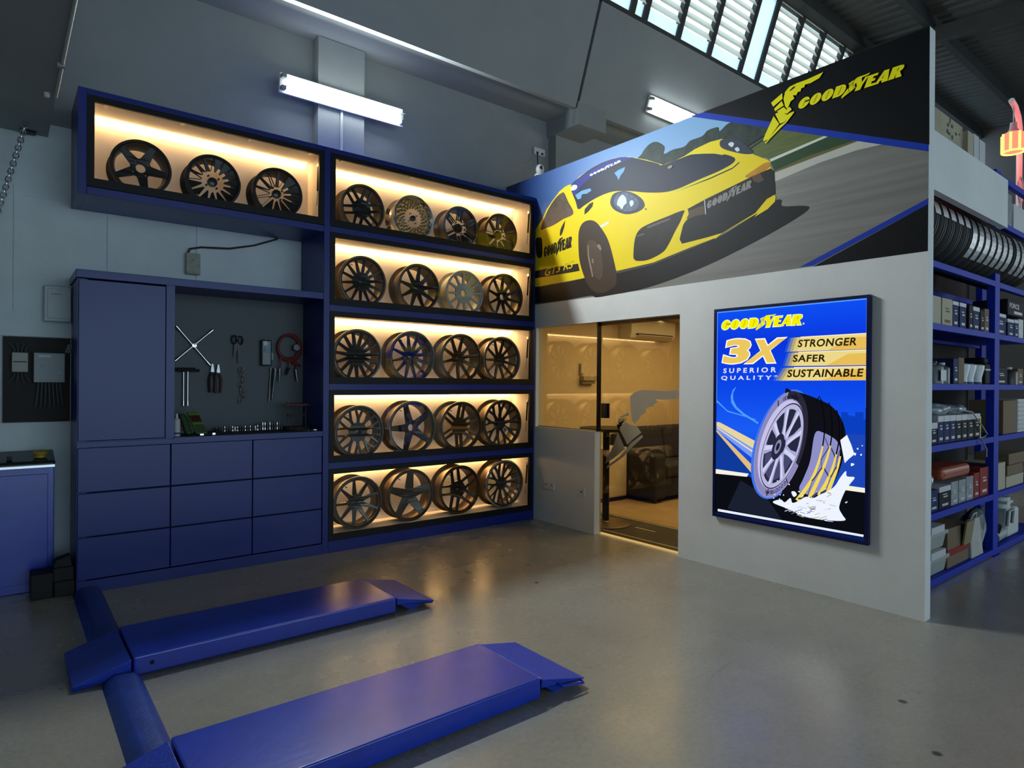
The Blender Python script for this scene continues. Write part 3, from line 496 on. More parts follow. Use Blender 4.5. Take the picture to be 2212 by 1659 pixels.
STICK=[[(1267,1329),(1310,1364),(1395,1391),(1560,1389),(1673,1385),(1804,1396),(1805,1325),(1674,1311),(1583,1313),(1560,1308),(1589,1291),(1549,1271),(1538,1248),(1491,1241),(1456,1226),(1445,1184),(1397,1163),(1373,1124),(1325,1079),(1294,1110),(1274,1205)],[(1148,1132),(1249,1185),(1262,1157),(1135,1136)],[(1135,1122),(1231,1134),(1149,1085)],[(1149,1044),(1213,1092),(1276,1071),(1350,1066),(1405,1008),(1302,939),(1240,886),(1150,1015)],[(1124,994),(1215,846),(1074,745),(968,685),(981,726),(1073,873)],[(1290,909),(1411,989),(1423,971),(1302,872),(1203,777),(982,636),(996,668),(1152,772)]]
# ------------------------------------------------------------------ flat printed artwork on the office wall (millimetres along the wall, millimetres up)
class Art:
    def __init__(s, x, step=.00004): s.mb = MB(); s.x = x; s.step = step; s.mats = []; s.names = {}; s.lay = 0
    def mi(s, m):
        if m.name not in s.names: s.names[m.name] = len(s.mats); s.mats.append(m)
        return s.names[m.name]
    def P(s, u, z): return (s.x-s.lay*s.step, -u/1000, z/1000)
    def poly(s, pts, m, sm=False):
        if sm: pts = smoothpoly(pts)
        s.lay += 1; k = sum(pts[i-1][0]*p[1]-p[0]*pts[i-1][1] for i, p in enumerate(pts))
        if k < 0: pts = pts[::-1]
        s.mb.add([s.P(*p) for p in pts], [tuple(range(len(pts)))], s.mi(m)); return s
    def raw(s, v, f, m): s.lay += 1; s.mb.add([s.P(*p) for p in v], f, s.mi(m)); return s
    def text(s, txt, A, m, bold=.0, space=1., grow=0.):
        bl, br, tl = [Vector(a) for a in A]; v, f = text2d(txt, bold, space); x0 = min(p[0] for p in v); x1 = max(p[0] for p in v); y0 = min(p[1] for p in v); y1 = max(p[1] for p in v)
        q = [bl+(br-bl)*((p[0]-x0)/(x1-x0))+(tl-bl)*((p[1]-y0)/(y1-y0)) for p in v]
        return s.raw([(a.x, a.y) for a in q], f, m)
    def stroke(s, pts, w, m, w1=None):
        n = len(pts); L = []; R = []
        for i, p in enumerate(pts):
            a = Vector(pts[max(0, i-1)]); b = Vector(pts[min(n-1, i+1)]); d = (b-a).normalized(); nn = Vector((-d.y, d.x)); ww = w+((w1 if w1 is not None else w)-w)*i/(n-1)
            L.append(tuple(Vector(p)+nn*ww/2)); R.append(tuple(Vector(p)-nn*ww/2))
        s.lay += 1; s.mb.add([s.P(*p) for p in L+R], [(i, i+1, n+i+1, n+i) for i in range(n-1)], s.mi(m)); return s
    def build(s, name, parent): return s.mb.build(name, s.mats, parent, fix=False)
def ell(cx, cy, rx, ry, n=20): return [(cx+rx*cos(2*pi*i/n), cy+ry*sin(2*pi*i/n)) for i in range(n)]
LET = {'G': (1.0, [ell(.48, .5, .48, .5, 28)], [[(.44, .2), (.49, .2), (.57, .8), (.52, .8)], [(.55, .5), (1.0, .52), (1.0, .66), (.57, .64)]]),
 'O': (1.0, [ell(.48, .5, .48, .5, 28)], [[(.41, .16), (.46, .16), (.55, .84), (.50, .84)]]),
 'D': (1.0, [[(0, 0), (0, 1), (.5, 1), (.75, .93), (.92, .75), (.97, .5), (.92, .25), (.75, .07), (.5, 0)]], [[(.42, .16), (.47, .16), (.55, .84), (.50, .84)]]),
 'Y': (.92, [[(-.06, 1), (.42, 1), (.56, .62), (.72, 1), (.95, 1), (.70, .42), (.64, 0), (.18, 0), (.24, .42)]], []),
 'E': (.80, [[(0, 0), (0, 1), (.78, 1), (.76, .8), (.46, .8), (.46, .61), (.68, .61), (.68, .41), (.46, .41), (.46, .2), (.8, .2), (.8, 0)]], []),
 'A': (.95, [[(-.06, 0), (.36, 1), (.74, 1), (.95, 0), (.47, 0), (.45, .2), (.30, .2), (.24, 0)]], [[(.37, .36), (.46, .36), (.49, .68)]]),
 'R': (.95, [[(0, 0), (0, 1), (.6, 1), (.84, .94), (.92, .75), (.85, .57), (.70, .49), (.98, 0), (.52, 0), (.45, .40), (.43, 0)]], [[(.43, .58), (.49, .58), (.54, .84), (.48, .84)]])}
_fs = [p for n, q in FOOT for p in q]; _f0 = min(p[0] for p in _fs); _z0 = min(p[1] for p in _fs); _fh = max(p[1] for p in _fs)-_z0
def foot_norm(): return [(n, [((u-_f0)/_fh, (z-_z0)/_fh) for u, z in q]) for n, q in FOOT]
def wordmark(art, A, m, bg, outline=None):
    bl, br, tl = [Vector(a) for a in A]; seq = 'GOOD_YEAR'; tot = sum(.62 if c == '_' else LET[c][0]+.03 for c in seq)
    def M(x, y): q = bl+(br-bl)*(x/tot)+(tl-bl)*y; return (q.x, q.y)
    def sc(p, k):
        cx = sum(a for a, b in p)/len(p); cy = sum(b for a, b in p)/len(p); return [(cx+(a-cx)*(1+k/max(.3, abs(1))), cy+(b-cy)*(1+k)) for a, b in p]
    for ps in ((1, 0) if outline else (0,)):
        x = 0.
        for c in seq:
            if c == '_':
                if not ps:
                    for n, q in foot_norm():
                        if n == 'f': art.poly([M(x-.22+u*1.55, -.30+v*1.55) for u, v in q], m)
                x += .62; continue
            wd_, fill, cut = LET[c]
            for q in fill: art.poly([M(x+a, b) for a, b in (sc(q, .14) if ps else q)], outline if ps else m)
            if not ps:
                for q in cut: art.poly([M(x+a, b) for a, b in q], bg)
            x += wd_+.03
def ramp_mat(name, axis, stops, emit=None, rough=.5, noise=0):
    m = bpy.data.materials.new(name); m.use_nodes = True; nt = m.node_tree; N = nt.nodes.new; L = nt.links.new; tc_ = N('ShaderNodeTexCoord'); sx = N('ShaderNodeSeparateXYZ'); L(tc_.outputs['Object'], sx.inputs[0])
    lo, hi = stops[0][0], stops[-1][0]; mr = N('ShaderNodeMapRange'); mr.inputs[1].default_value = lo; mr.inputs[2].default_value = hi; L(sx.outputs[axis], mr.inputs[0])
    r = N('ShaderNodeValToRGB'); e = r.color_ramp.elements
    while len(e) < len(stops): e.new(.5)
    for k, (p, c) in zip(e, stops): k.position = (p-lo)/(hi-lo); k.color = lin(c)
    L(mr.outputs[0], r.inputs[0]); b = nt.nodes['Principled BSDF']
    if emit:
        nt.nodes.remove(b); em = N('ShaderNodeEmission'); em.inputs[1].default_value = emit; L(r.outputs[0], em.inputs[0]); L(em.outputs[0], nt.nodes['Material Output'].inputs[0])
    else: b.inputs['Roughness'].default_value = rough; L(r.outputs[0], b.inputs['Base Color'])
    return m
def pr(h, **k): return mat('print_'+h, h, k.pop('rough', .5), spec=.22, **k)
SKY = ramp_mat('print_sky', 'Y', [(-2.6, '7fb0d6'), (-1.6, '5f93c6'), (-.7, '3a6cab'), (.1, '1f4486'), (.52, '152a58')])
ASPH = mat('print_blurred_asphalt', '77756f', .5, var=.22, scale=1.0, stretch=(1, .5, 17))
for n in ASPH.node_tree.nodes:
    if n.type == 'MAPPING': n.inputs['Rotation'].default_value = (radians(9), 0, 0)
PM = dict(tree=pr('2b3a33', var=.5, scale=14), grassA=pr('5f6a3a', var=.2, scale=8, stretch=(1, .5, 8)), rail=pr('14181a'), wline=pr('d5d8cc'), grassD=pr('2d4a2c', var=.15), grassB=pr('6a6238'), conc=pr('c0beb2', var=.05),
          black=pr('0a0c10', rough=.4), blue=pr('1b3aa8', rough=.4), shadow=pr('17161a'), yellow=pr('f2d60c', var=.04, scale=2), orange=pr('c98a1c', var=.2, scale=12), roofglass=pr('1d2338', var=.2, scale=3), hoodline=pr('e6dc2a'), dark=pr('23211f'), navy=pr('2d2f86'),
          white=pr('dfe6ea'), glassblue=pr('6ea3cc'), sidewin=pr('5f5044', var=.3, scale=9), lampring=pr('333a48'), lampglass=pr('59647a', var=.4, scale=25), lampwhite=pr('d6dfe8'), wheel=pr('3f332b'), tyreside=pr('524439'), rimarc=pr('8f7f70'),
          intake=pr('241f1a', var=.15, scale=10), strake=pr('64594d'), grille=pr('171617', var=.2, scale=8), bronze=pr('5a4632'), greyedge=pr('b9bcc0'), splitter=pr('4a4340'), skirt=pr('26211a'))
SHIFT = .0006
mu = thing('wall_mural', 'large wall print of a yellow sports car on a race track above the office glass', 'wall print', (0, -1.58, 2.279))
art = Art(-SHIFT)
art.poly([(-522, 2279), (3685, 2279), (3685, 3652), (-522, 3652)], SKY)
art.poly([(1500, 3200), (2450, 3130), (3685, 3330), (3685, 2279), (-522, 2279), (-522, 2600)], ASPH)
art.poly([(2300, 3150), (2700, 3140), (3200, 3220), (2500, 3330), (2300, 3300)], PM['grassA'])
for n, sm, q in MURAL[:12]: art.poly(q, PM[n], sm)
art.build('track_print', mu)
a2 = Art(-SHIFT-.0012)
for n, sm, q in MURAL[12:]: a2.poly(q, PM[n], sm)
wordmark(a2, T_BUMP, pr('8d8c86'), PM['grille']); wordmark(a2, T_DOOR, pr('1b1712'), PM['yellow']); wordmark(a2, T_BAN, PM['white'], PM['navy'])
a2.text('GT3 RS', [(140, 2562), (560, 2594), (165, 2640)], PM['yellow'], .008); a2.poly(ell(1745, 3292, 26, 13), pr('9c8f7c'))
a2.build('car_print', mu)
a3 = Art(-SHIFT-.0075)
for n, q in FOOT: a3.poly(q, pr('efe413', rough=.4) if n == 'f' else PM['black'])
wordmark(a3, T_MURAL, pr('efe413', rough=.4), PM['black']); a3.build('winged_foot_logo', mu)
# ------------------------------------------------------------------ backlit poster
def E(h, s=1.): return glow('backlit_'+h+('' if s == 1 else '_b'), h, s)
lb = thing('lightbox_poster', 'backlit blue poster of a rolling tyre in a dark frame on the office wall', 'lightbox', (-.02, -2.79, .405))
X0, X1, Z0, Z1 = 2206, 3369, 407, 2040; fw = 22
fr = MB()
for u0, u1, z0, z1 in ((X0, X1, Z0, Z0+fw), (X0, X1, Z1-fw, Z1), (X0, X0+fw, Z0+fw, Z1-fw), (X1-fw, X1, Z0+fw, Z1-fw)): fr.box(-.036, 0, -u1/1000, -u0/1000, z0/1000, z1/1000)
fr.build('frame', mat('navy_anodised_frame', '0a1450', .35, .3), lb, bev=.002)
MB().box(-.024, -.002, -X1/1000+.02, -X0/1000-.02, Z0/1000+.02, Z1/1000-.02).build('light_panel', mat('panel_backing', (.02, .03, .1), .5), lb)
A = Art(-.0245, .00003); BG = ramp_mat('backlit_blue_gradient', 'Z', [(.43, '0a1a50'), (.75, '1040c8'), (1.1, '1a5cf4'), (1.4, '0c48ea'), (1.75, '0a34dc'), (2.02, '0e50f4')], emit=LB_E)
A.poly([(2226, 427), (3349, 427), (3349, 2020), (2226, 2020)], BG)
edge = E('58a0ff')
for q in ([(2226, 2010), (3349, 2010), (3349, 2020), (2226, 2020)], [(2226, 1300), (2233, 1300), (2233, 2020), (2226, 2020)], [(3342, 1300), (3349, 1300), (3349, 2020), (3342, 2020)]): A.poly(q, edge)
LM = dict(arcs='4f9dff', city='0a3fc0', mid='1c46b8', grass='0f3a9a', trailA='e6d6a0', trailB='7d9cf0', trailC='e2bd7c', trailD='f4e6c0', road='0b0d14', road2='1b2030', strip='f4f2e2', tread='101018', treadlit='8f90c8')
for n, sm, q in LBOX:
    if n in LM and n not in ('tread', 'treadlit'): A.poly(q, E(LM[n]), sm)
gl = [(Vector(CIRC['side'][0])) + (Vector(CIRC['side'][1])-Vector(CIRC['side'][0]))*1.12*cos(t) + (Vector(CIRC['side'][2])-Vector(CIRC['side'][0]))*1.03*sin(t) for t in [2*pi*i/40 for i in range(40)]]
A.poly([(p.x, p.y) for p in gl], E('3f74e8'))
for n, sm, q in LBOX:
    if n in ('tread', 'treadlit'): A.poly(q, E(LM[n]), sm)
for g in GROOVE:
    g = smoothpoly(g+[g[-1]], 4)[:len(g)*4-3]; A.stroke(g, 9, E('08080e'))
    k = int(len(g)*.52); A.stroke(g[k:], 10, E('f0d860'), 30)
for i in range(12):
    for g0, g1 in ((0, 1), (1, 2), (2, 3)):
        f = .45+i*.045; a = GROOVE[g0][min(len(GROOVE[g0])-1, int(f*len(GROOVE[g0])))]; b = GROOVE[g1][min(len(GROOVE[g1])-1, int(f*len(GROOVE[g1])))]
        A.stroke([(a[0]+8, a[1]+i*4-24), (b[0]-8, b[1]+i*4-20)], 4, E('3a3a58'))
def circ(key, k, n=56, ang=None):
    c, u, v = [Vector(p) for p in CIRC[key]]; u = u-c; v = v-c
    return [((c+u*k*cos(t)+v*k*sin(t)).x, (c+u*k*cos(t)+v*k*sin(t)).y) for t in (ang or [2*pi*i/n for i in range(n)])]
A.poly(circ('side', 1.0), E('9a96c8')); A.poly(circ('side', .98), E('8c88bb'))
A.poly(circ('side', 1.0, ang=[radians(x) for x in range(-30, 95, 5)])+circ('side', .86, ang=[radians(x) for x in range(90, -35, -5)]), E('2a2838'))
A.poly(circ('side', .84), E('c6c2ea')); A.poly(circ('rim', 1.02), E('2c2c44')); A.poly(circ('rim', .99), E('b9b8de')); A.poly(circ('rim', .88), E('262a40'))
A.poly(circ('rim', .80, ang=[radians(x) for x in range(180, 350, 10)]), E('46486c'))
for i in range(9):
    t = 2*pi*i/9+.25
    A.poly(circ('rim', .93, ang=[t-.13, t+.13])+circ('rim', .55, ang=[t+.13])+circ('rim', .22, ang=[t+.55, t-.55])+circ('rim', .55, ang=[t-.13]), E('a9aad6'))
    A.poly(circ('rim', .91, ang=[t-.10, t+.02])+circ('rim', .25, ang=[t+.1, t-.3]), E('d0d2f0'))
A.poly(circ('hub', 1.0, 30), E('25283e')); A.poly(circ('hub', .55, 24), E('8486b0')); A.poly(circ('hub', .3, 20), E('1c1e30'))
c_, u_, v_ = [Vector(p) for p in CIRC['side']]; u_ = u_-c_; v_ = v_-c_
for word, a0, da in (('GOODYEAR', 98, -5.2), ('GOODYEAR', 300, -6.5)):
    for i, ch in enumerate(word):
        t = radians(a0+da*i); q = c_+(u_*cos(t)+v_*sin(t))*.90; tg = (-u_*sin(t)+v_*cos(t)).normalized()*-13; rd = (u_*cos(t)+v_*sin(t)).normalized()*17
        A.text(ch, [tuple(q-tg*.8-rd*.8), tuple(q+tg*.8-rd*.8), tuple(q-tg*.8+rd*.8)], E('15151f'), .02)
for t0 in (70, 112, 258, 305):
    a = c_+(u_*cos(radians(t0))+v_*sin(radians(t0)))*.84; b = c_+(u_*cos(radians(t0))+v_*sin(radians(t0)))*.97; A.stroke([tuple(a), tuple(b)], 7, E('15151f'))
for sm, q in SPLASH: A.poly(q, E('eef4ff'), sm)
rs = random.Random(3)
for i in range(46):
    x = 2790+rs.random()*330; z = 520+(rs.random()**1.5)*(60+max(0, (x-2900))*.7); d = rs.uniform(-.5, 1.2); l = rs.uniform(14, 50)
    A.stroke([(x, z), (x+l*.5, z+l*d*.35), (x+l, z+l*d*.6)], rs.uniform(3, 6), E(rs.choice(('9aa6c4', 'c9b98a', '6f7a9c', 'ffffff', 'bcc8e8'))))
for i in range(26): A.poly(ell(2700+rs.random()*560, 560+rs.random()*190, rs.uniform(2.5, 6), rs.uniform(2.5, 6), 8), E('eef4ff'))
A.poly(LINE, E('e8eeff'))
CB = ('2a58d0', '6f7fb0', 'b3a778', 'e0c878', 'ecd888')
for k, (bl, br, tr, tl) in enumerate([(q[3], q[2], q[1], q[0]) for q in BARS]):
    bl, br, tr, tl = [Vector(p) for p in (bl, br, tr, tl)]
    for j in range(5):
        f0, f1 = (0, .03, .07, .11, .16)[j], (.03, .07, .11, .16, 1)[j]; A.poly([tuple(bl+(br-bl)*f0), tuple(bl+(br-bl)*f1), tuple(tl+(tr-tl)*f1), tuple(tl+(tr-tl)*f0)], E(CB[j]))
    A.poly([tuple(bl+(br-bl)*.55), tuple(br), tuple(br+(tr-br)*.8), tuple(bl+(br-bl)*.75+(tl-bl)*.8)], E('e8be58'))
    A.stroke([tuple(tl+(tr-tl)*.16), tuple(tr)], 6, E('fff4c8'))
BK = E('2a200c')
A.text('STRONGER', T_STR, BK, .028, 1.08); A.text('SAFER', T_SAF, BK, .028, 1.08); A.text('SUSTAINABLE', T_SUS, BK, .028, 1.06)
def grow(T, d): (a, b), (c, e), (f, g) = T; return [(a-d, b-d), (c+d, e-d), (f-d, g+d)]
A.text('3', grow(T_3, 9), E('fffdf0'), .075); A.text('X', grow(T_X, 9), E('fffdf0'), .075); A.text('3', T_3, E('ecc860'), .045); A.text('X', T_X, E('ecc860'), .045)
A.text('SUPERIOR', T_SUP, E('dfe2f6'), .03, 1.6); A.text('QUALITY*', [T_QUA[0], (T_QUA[1][0]+34, T_QUA[1][1]), T_QUA[2]], E('dfe2f6'), .03, 1.6)
wordmark(A, T_LB, E('f6f000'), E('9a8c10'), E('f8ffd8')); A.poly(ell(2928, 1880, 7, 7, 12), E('cfe0ff'))
A.build('printed_film', lb)
# ------------------------------------------------------------------ office front glass, door and interior
M_GLASS = pane_mat('office_glass', (.86, .80, .62), 1.8)
w2 = struct(MB().box(.045, .055, -.88, -.014, .985, 2.03).build('window_2', M_GLASS))
MB().box(.03, .07, -.893, -.873, .985, 2.034).build('mullion', M_BLACK, w2)
MB().box(.035, .066, -.875, -.012, .985, .995).build('channel', M_STEEL, w2)
d1 = struct(MB().box(.058, .068, -1.95, -.895, .012, 2.03).build('door_1', M_GLASS))
MB().box(.036, .058, -.990, -.925, 1.118, 1.258).box(.068, .09, -.990, -.925, 1.118, 1.258).build('handle', M_BLACK, d1, bev=.003)
MB().box(.055, .071, -1.85, -.895, 2.0, 2.03).build('top_rail', mat('bronze_rail', (.12, .08, .03), .4, .5), d1)
st = Art(.0575, .00002); M_STICK = mat('frosted_vinyl', (.30, .245, .165), .6)
for q in STICK: st.poly(q, M_STICK)
st.build('frosted_winged_foot', d1)
single(MB().box(.085, .10, -1.853, -.886, .001, .012), 'threshold_light_strip', glow('gold_threshold_led', (1, .68, .30), .95), 'thin glowing gold strip along the office door threshold', 'light strip')
# warm office light: recessed downlights in the office ceiling
area('office_ceiling_light', (1.9, -1.2, 2.30), (1.9, -1.2, 0), 2.4, 2.2, OFF_W, (1, .80, .50))
for x, y, lab in ((2.45, .25, 'small round ceiling downlight above the air conditioner in the office'),):
    t = thing('downlight', lab, 'light', (x, y, 2.31)); MB().lathe([(0, 2.312), (.04, 2.312), (.04, 2.318)], (x, y, 0), 'z', 20).build('lens', glow('downlight_lens', (1, .86, .6), 3), t)
    MB().lathe([(.04, 2.308), (.055, 2.308), (.055, 2.319), (.04, 2.319)], (x, y, 0), 'z', 20, closed=True).build('trim_ring', M_PLASTW, t)
# sofa
M_SOFA = mat('dark_navy_fabric', (.022, .024, .034), .9, var=.2, scale=30, bump=.25, bscale=220)
so = thing('sofa', 'dark navy fabric sofa inside the office behind the glass door', 'sofa', (2.5, 0, 0))
MB().box(1.70, 3.3, -.24, .48, .06, .30).build('base', M_SOFA, so, bev=.02)
MB().box(1.66, 1.88, -.28, .48, .05, .595).build('arm', M_SOFA, so, bev=.04, seg=3)
MB().box(3.12, 3.34, -.28, .48, .05, .595).build('arm', M_SOFA, so, bev=.04, seg=3)
for x0, x1 in ((1.89, 2.49), (2.5, 3.11)):
    MB().box(x0, x1, -.27, .30, .30, .455).build('seat_cushion', M_SOFA, so, bev=.035, seg=3)
    s = MB().hexa([(x0-.12 if x0 < 2 else x0, .20, .45), (x1, .20, .45), (x1, .40, .45), (x0-.12 if x0 < 2 else x0, .40, .45), (x0-.12 if x0 < 2 else x0, .28, .885), (x1, .28, .885), (x1, .45, .885), (x0-.12 if x0 < 2 else x0, .45, .885)]); s.build('back_cushion', M_SOFA, so, bev=.045, seg=3)
MB().box(1.70, 3.3, .40, .49, .05, .80).build('back_frame', M_SOFA, so, bev=.02)
for x in (1.72, 3.26):
    for y in (-.22, .42): MB().box(x-.025, x+.025, y-.025, y+.025, .006, .06).build('foot', M_BLACK, so)
cb = thing('side_cabinet', 'low cream cabinet with a black plinth standing left of the office sofa', 'cabinet', (1.43, .32, 0))
MB().box(1.22, 1.645, .155, .49, .055, .66).build('body', mat('cream_laminate', (.66, .56, .40), .5), cb, bev=.004)
MB().box(1.23, 1.64, .165, .48, .006, .055).build('plinth', M_BLACK, cb)
MB().box(1.225, 1.64, .150, .156, .07, .65).build('door', mat('cream_laminate', (.66, .56, .40), .5), cb, bev=.003)
tb = thing('bistro_table', 'tall round black table on a disc base just inside the office window', 'table', (.42, -.66, 0))
MB().lathe([(0, .006), (.27, .006), (.275, .014), (.25, .024), (.06, .034), (.032, .06), (0, .06)], (.42, -.62, 0), 'z', 40).build('base', mat('brushed_brown_metal', (.20, .15, .09), .35, .6), tb, smooth=True)
MB().cyl((.42, -.64, .03), (.42, -.64, .97), .035, 20).build('column', M_BLACK, tb, smooth=True)
MB().lathe([(0, .965), (.285, .965), (.29, .975), (.285, .995), (0, .995)], (.42, -.66, 0), 'z', 48).build('table_top', M_BLACK, tb, smooth=True)
pl = thing('potted_plant', 'tiny green plant in a dark pot on the office bistro table', 'plant', (.46, -.80, .995))
MB().lathe([(0, .996), (.03, .996), (.042, 1.03), (.038, 1.034), (0, 1.03)], (.46, -.80, 0), 'z', 20).build('pot', M_BLACK, pl, smooth=True)
lf = MB(); rr = random.Random(4)
for i in range(26):
    a = rr.random()*6.28; l = rr.uniform(.03, .085); h = rr.uniform(.02, .075); p = Vector((.46, -.80, 1.03)); q = p+Vector((cos(a)*l, sin(a)*l, h)); nrm = Vector((-sin(a), cos(a), 0))*.008
    md = p.lerp(q, .6); lf.add([p, md+nrm, q, md-nrm], [(0, 1, 2, 3)])
lf.build('foliage', mat('leaf_green', (.10, .20, .05), .5), pl, fix=False)
ac = thing('air_conditioner', 'white split air conditioner high on the office back wall', 'air conditioner', (2.3, .38, 2.05))
MB().prism([(.28, 2.10), (.30, 2.04), (.36, 2.02), (.498, 2.02), (.498, 2.30), (.30, 2.30), (.27, 2.27)], 'x', 1.86, 2.76).build('body', mat('office_white_plastic', (.60, .55, .45), .45), ac, bev=.01)
MB().hexa([(1.95, .272, 2.09), (2.70, .272, 2.09), (2.70, .36, 2.015), (1.95, .36, 2.015), (1.95, .268, 2.10), (2.70, .268, 2.10), (2.70, .362, 2.022), (1.95, .362, 2.022)]).build('outlet', mat('dark_outlet', (.05, .04, .03), .7), ac)
MB().hexa([(1.96, .235, 2.075), (2.69, .235, 2.075), (2.69, .30, 2.04), (1.96, .30, 2.04), (1.96, .237, 2.081), (2.69, .237, 2.081), (2.69, .302, 2.046), (1.96, .302, 2.046)]).build('flap', mat('office_white_plastic', (.60, .55, .45), .45), ac)
rc = thing('remote_holder', 'slim remote control in a wall holder on the office back wall', 'remote', (1.17, .49, 1.56))
MB().box(1.14, 1.20, .475, .50, 1.55, 1.69).build('holder', mat('office_grey_plastic', (.34, .29, .2), .5), rc, bev=.004); MB().box(1.148, 1.192, .462, .476, 1.57, 1.685).build('remote', mat('office_white_plastic', (.60, .55, .45), .45), rc, bev=.003)
sh = thing('wall_ledge', 'small grey box shelf on the office back wall under the remote', 'shelf', (1.27, .47, 1.45))
MB().box(1.15, 1.39, .42, .50, 1.48, 1.535).build('box', mat('office_grey_plastic', (.34, .29, .2), .5), sh, bev=.003); MB().box(1.15, 1.37, .44, .50, 1.44, 1.478).build('lower_tray', mat('office_dark_tray', (.2, .16, .1), .5), sh)
# sockets on the low partition
o1 = thing('wall_socket', 'wide white double socket plate on the low office wall beside the display tower', 'socket', (0, -.237, .385))
MB().box(-.009, 0, -.319, -.155, .345, .428).build('plate', M_PLASTW, o1, bev=.002)
for y in (-.28, -.195): MB().box(-.0105, -.008, y-.012, y+.012, .385, .405).build('switch', M_PLASTG, o1)
o2 = thing('wall_socket', 'square white outlet plate with one dark hole near the end of the low office wall', 'socket', (0, -.715, .385))
MB().box(-.008, 0, -.76, -.67, .343, .427).build('plate', M_PLASTW, o2, bev=.002); MB().lathe([(0, -.0095), (.009, -.0095), (.009, -.007)], (0, -.715, .387), 'x', 16).build('hole', M_BLACK, o2)
# ------------------------------------------------------------------ storage rack beyond the end of the office wall
rk = thing('storage_rack', 'long blue steel rack of six levels loaded with tyres, boxes and bottles', 'rack', (2.2, -3.15, 0))
RF, RB = -3.475, -2.90; LV = [.055, .53, 1.02, 1.465, 1.90, 2.346]
for x in (.66, 2.23, 3.80):
    for y in (RF+.03, RB-.03): MB().box(x-.065, x+.065, y-.03, y+.03, 0, 2.40 if x < 1 else 3.30).build('upright', M_RACK, rk, bev=.003)
    if x > 1: MB().box(x-.08, x+.08, RF-.02, RF+.08, 0, .006).build('foot_plate', M_RACK, rk)
def beam(x0, x1, y, z, h=.048): MB().box(x0, x1, y-.022, y+.022, z-h, z).build('beam', M_RACK, rk, bev=.003)
for x0, x1, lv in ((.725, 2.165, LV), (2.295, 3.735, LV+[2.88, 3.28])):
    for z in lv:
        beam(x0, x1, RF+.022, z); beam(x0, x1, RB-.022, z)
        if z < 2.3: MB().box(x0, x1, RF+.044, RB-.044, z-.018, z-.003).build('shelf_board', M_RACK, rk)
# tyres standing across the top level
M_TYRE = mat('tyre_rubber', (.016, .016, .017), .62, bump=.15, bscale=120)
M_LABEL = mat('silver_tyre_label', (.62, .64, .66), .25, .6, var=.5, scale=60)
M_LABW = mat('white_tyre_label', (.62, .60, .58), .5, var=.25, scale=45)
def tyre_body(R, w):
    mb = MB(); pr = [(R*.63, -w*.36), (R*.66, -w*.46), (R*.80, -w*.52), (R*.93, -w*.48), (R*.985, -w*.40)]
    for g in (-.25, 0, .25): pr += [(R, w*(g-.07)), (R-.010, w*(g-.045)), (R-.010, w*(g+.045)), (R, w*(g+.07))]
    pr += [(R*.985, w*.40), (R*.93, w*.48), (R*.80, w*.52), (R*.66, w*.46), (R*.63, w*.36)]
    return mb.lathe(pr, (0, 0, 0), 'x', 56)
TYR = None
def tyre(x, i, label, lab_mat, a0, a1, R=.255, w=.138):
    """standing tyre; its paper label follows the tread from angle a0 to a1 (0 = toward the garage front, up positive)"""
    global TYR
    cy, cz = -3.31, 2.349+R
    t = thing('tyre', label, 'tyre', (x, cy, cz-R), 'tyres on the top rack level')
    if TYR is None:
        o = tyre_body(R, w).build('rubber', M_TYRE, None, smooth=True); TYR = o.data; bpy.data.objects.remove(o)
    o = bpy.data.objects.new('rubber', TYR); COL.objects.link(o); o.parent = t; o.location = (0, 0, R)
    v = []; n = 9
    for k in range(n):
        a = a0+(a1-a0)*k/(n-1)
        for s in (-.36, .36): v.append((x+s*w, cy-cos(a)*(R+.003), cz+sin(a)*(R+.003)))
    MB().add(v, [(2*k, 2*k+1, 2*k+3, 2*k+2) for k in range(n-1)]).build('label', lab_mat, t, fix=False)
WORD = ('first', 'second', 'third', 'fourth', 'fifth', 'sixth', 'seventh', 'eighth', 'ninth', 'tenth', 'eleventh', 'twelfth')
for i in range(12):
    sil = i > 4
    tyre(.545+.1525*i, i, ('tyre with a %s label on the top rack level, %s from the office wall' % ('long silver' if sil else 'short white', WORD[i])), M_LABEL if sil else M_LABW, radians(-42 if sil else 4), radians(24 if sil else 24))
for i in range(4):
    tyre(2.44+.16*i, i, 'tyre with a narrow silver label beyond the second rack upright, %s one there' % WORD[i], M_LABEL, radians(-42), radians(30))
# goods on the shelves
BXM = dict(cream=mat('cream_carton', (.42, .38, .27), .75), blue=mat('navy_printed_carton', (.015, .03, .10), .7, spec=.15, var=.5, scale=25), dark=mat('black_carton', (.012, .014, .018), .7, spec=.15, var=.4, scale=25), brown=mat('brown_carton', (.16, .11, .06), .8), white=mat('white_carton_print', (.52, .54, .56), .55),
           red=mat('red_carton', (.24, .018, .014), .65, spec=.2), grey=mat('clear_wrapped_grey', (.26, .30, .31), .3, var=.4, scale=18), navyink=mat('label_ink', (.03, .05, .16), .6))
def goods(x0, x1, z, h, c, label, top=0., cat='box', group=None, y0=-3.445, d=.26, name='parts_box', stripe=True):
    t = thing(name, label, cat, ((x0+x1)/2, y0+d/2, z), group)
    MB().box(x0+.003, x1-.003, y0, y0+d, z, z+h-top).build('body', BXM[c], t, bev=.003)
    if top: MB().box(x0+.002, x1-.002, y0-.001, y0+d, z+h-top, z+h).build('lid', BXM['white'], t, bev=.002)
    if stripe:
        m = MB(); w = x1-x0
        m.box(x0+.25*w, x1-.25*w, y0-.002, y0, z+h*.12, z+h*.22)
        m.box(x0+.35*w, x1-.30*w, y0-.002, y0, z+h*.5, z+h*.56).box(x0+.3*w, x1-.35*w, y0-.002, y0, z+h*.62, z+h*.66)
        m.build('print', BXM['white'] if c != 'cream' else BXM['brown'], t)
    return t
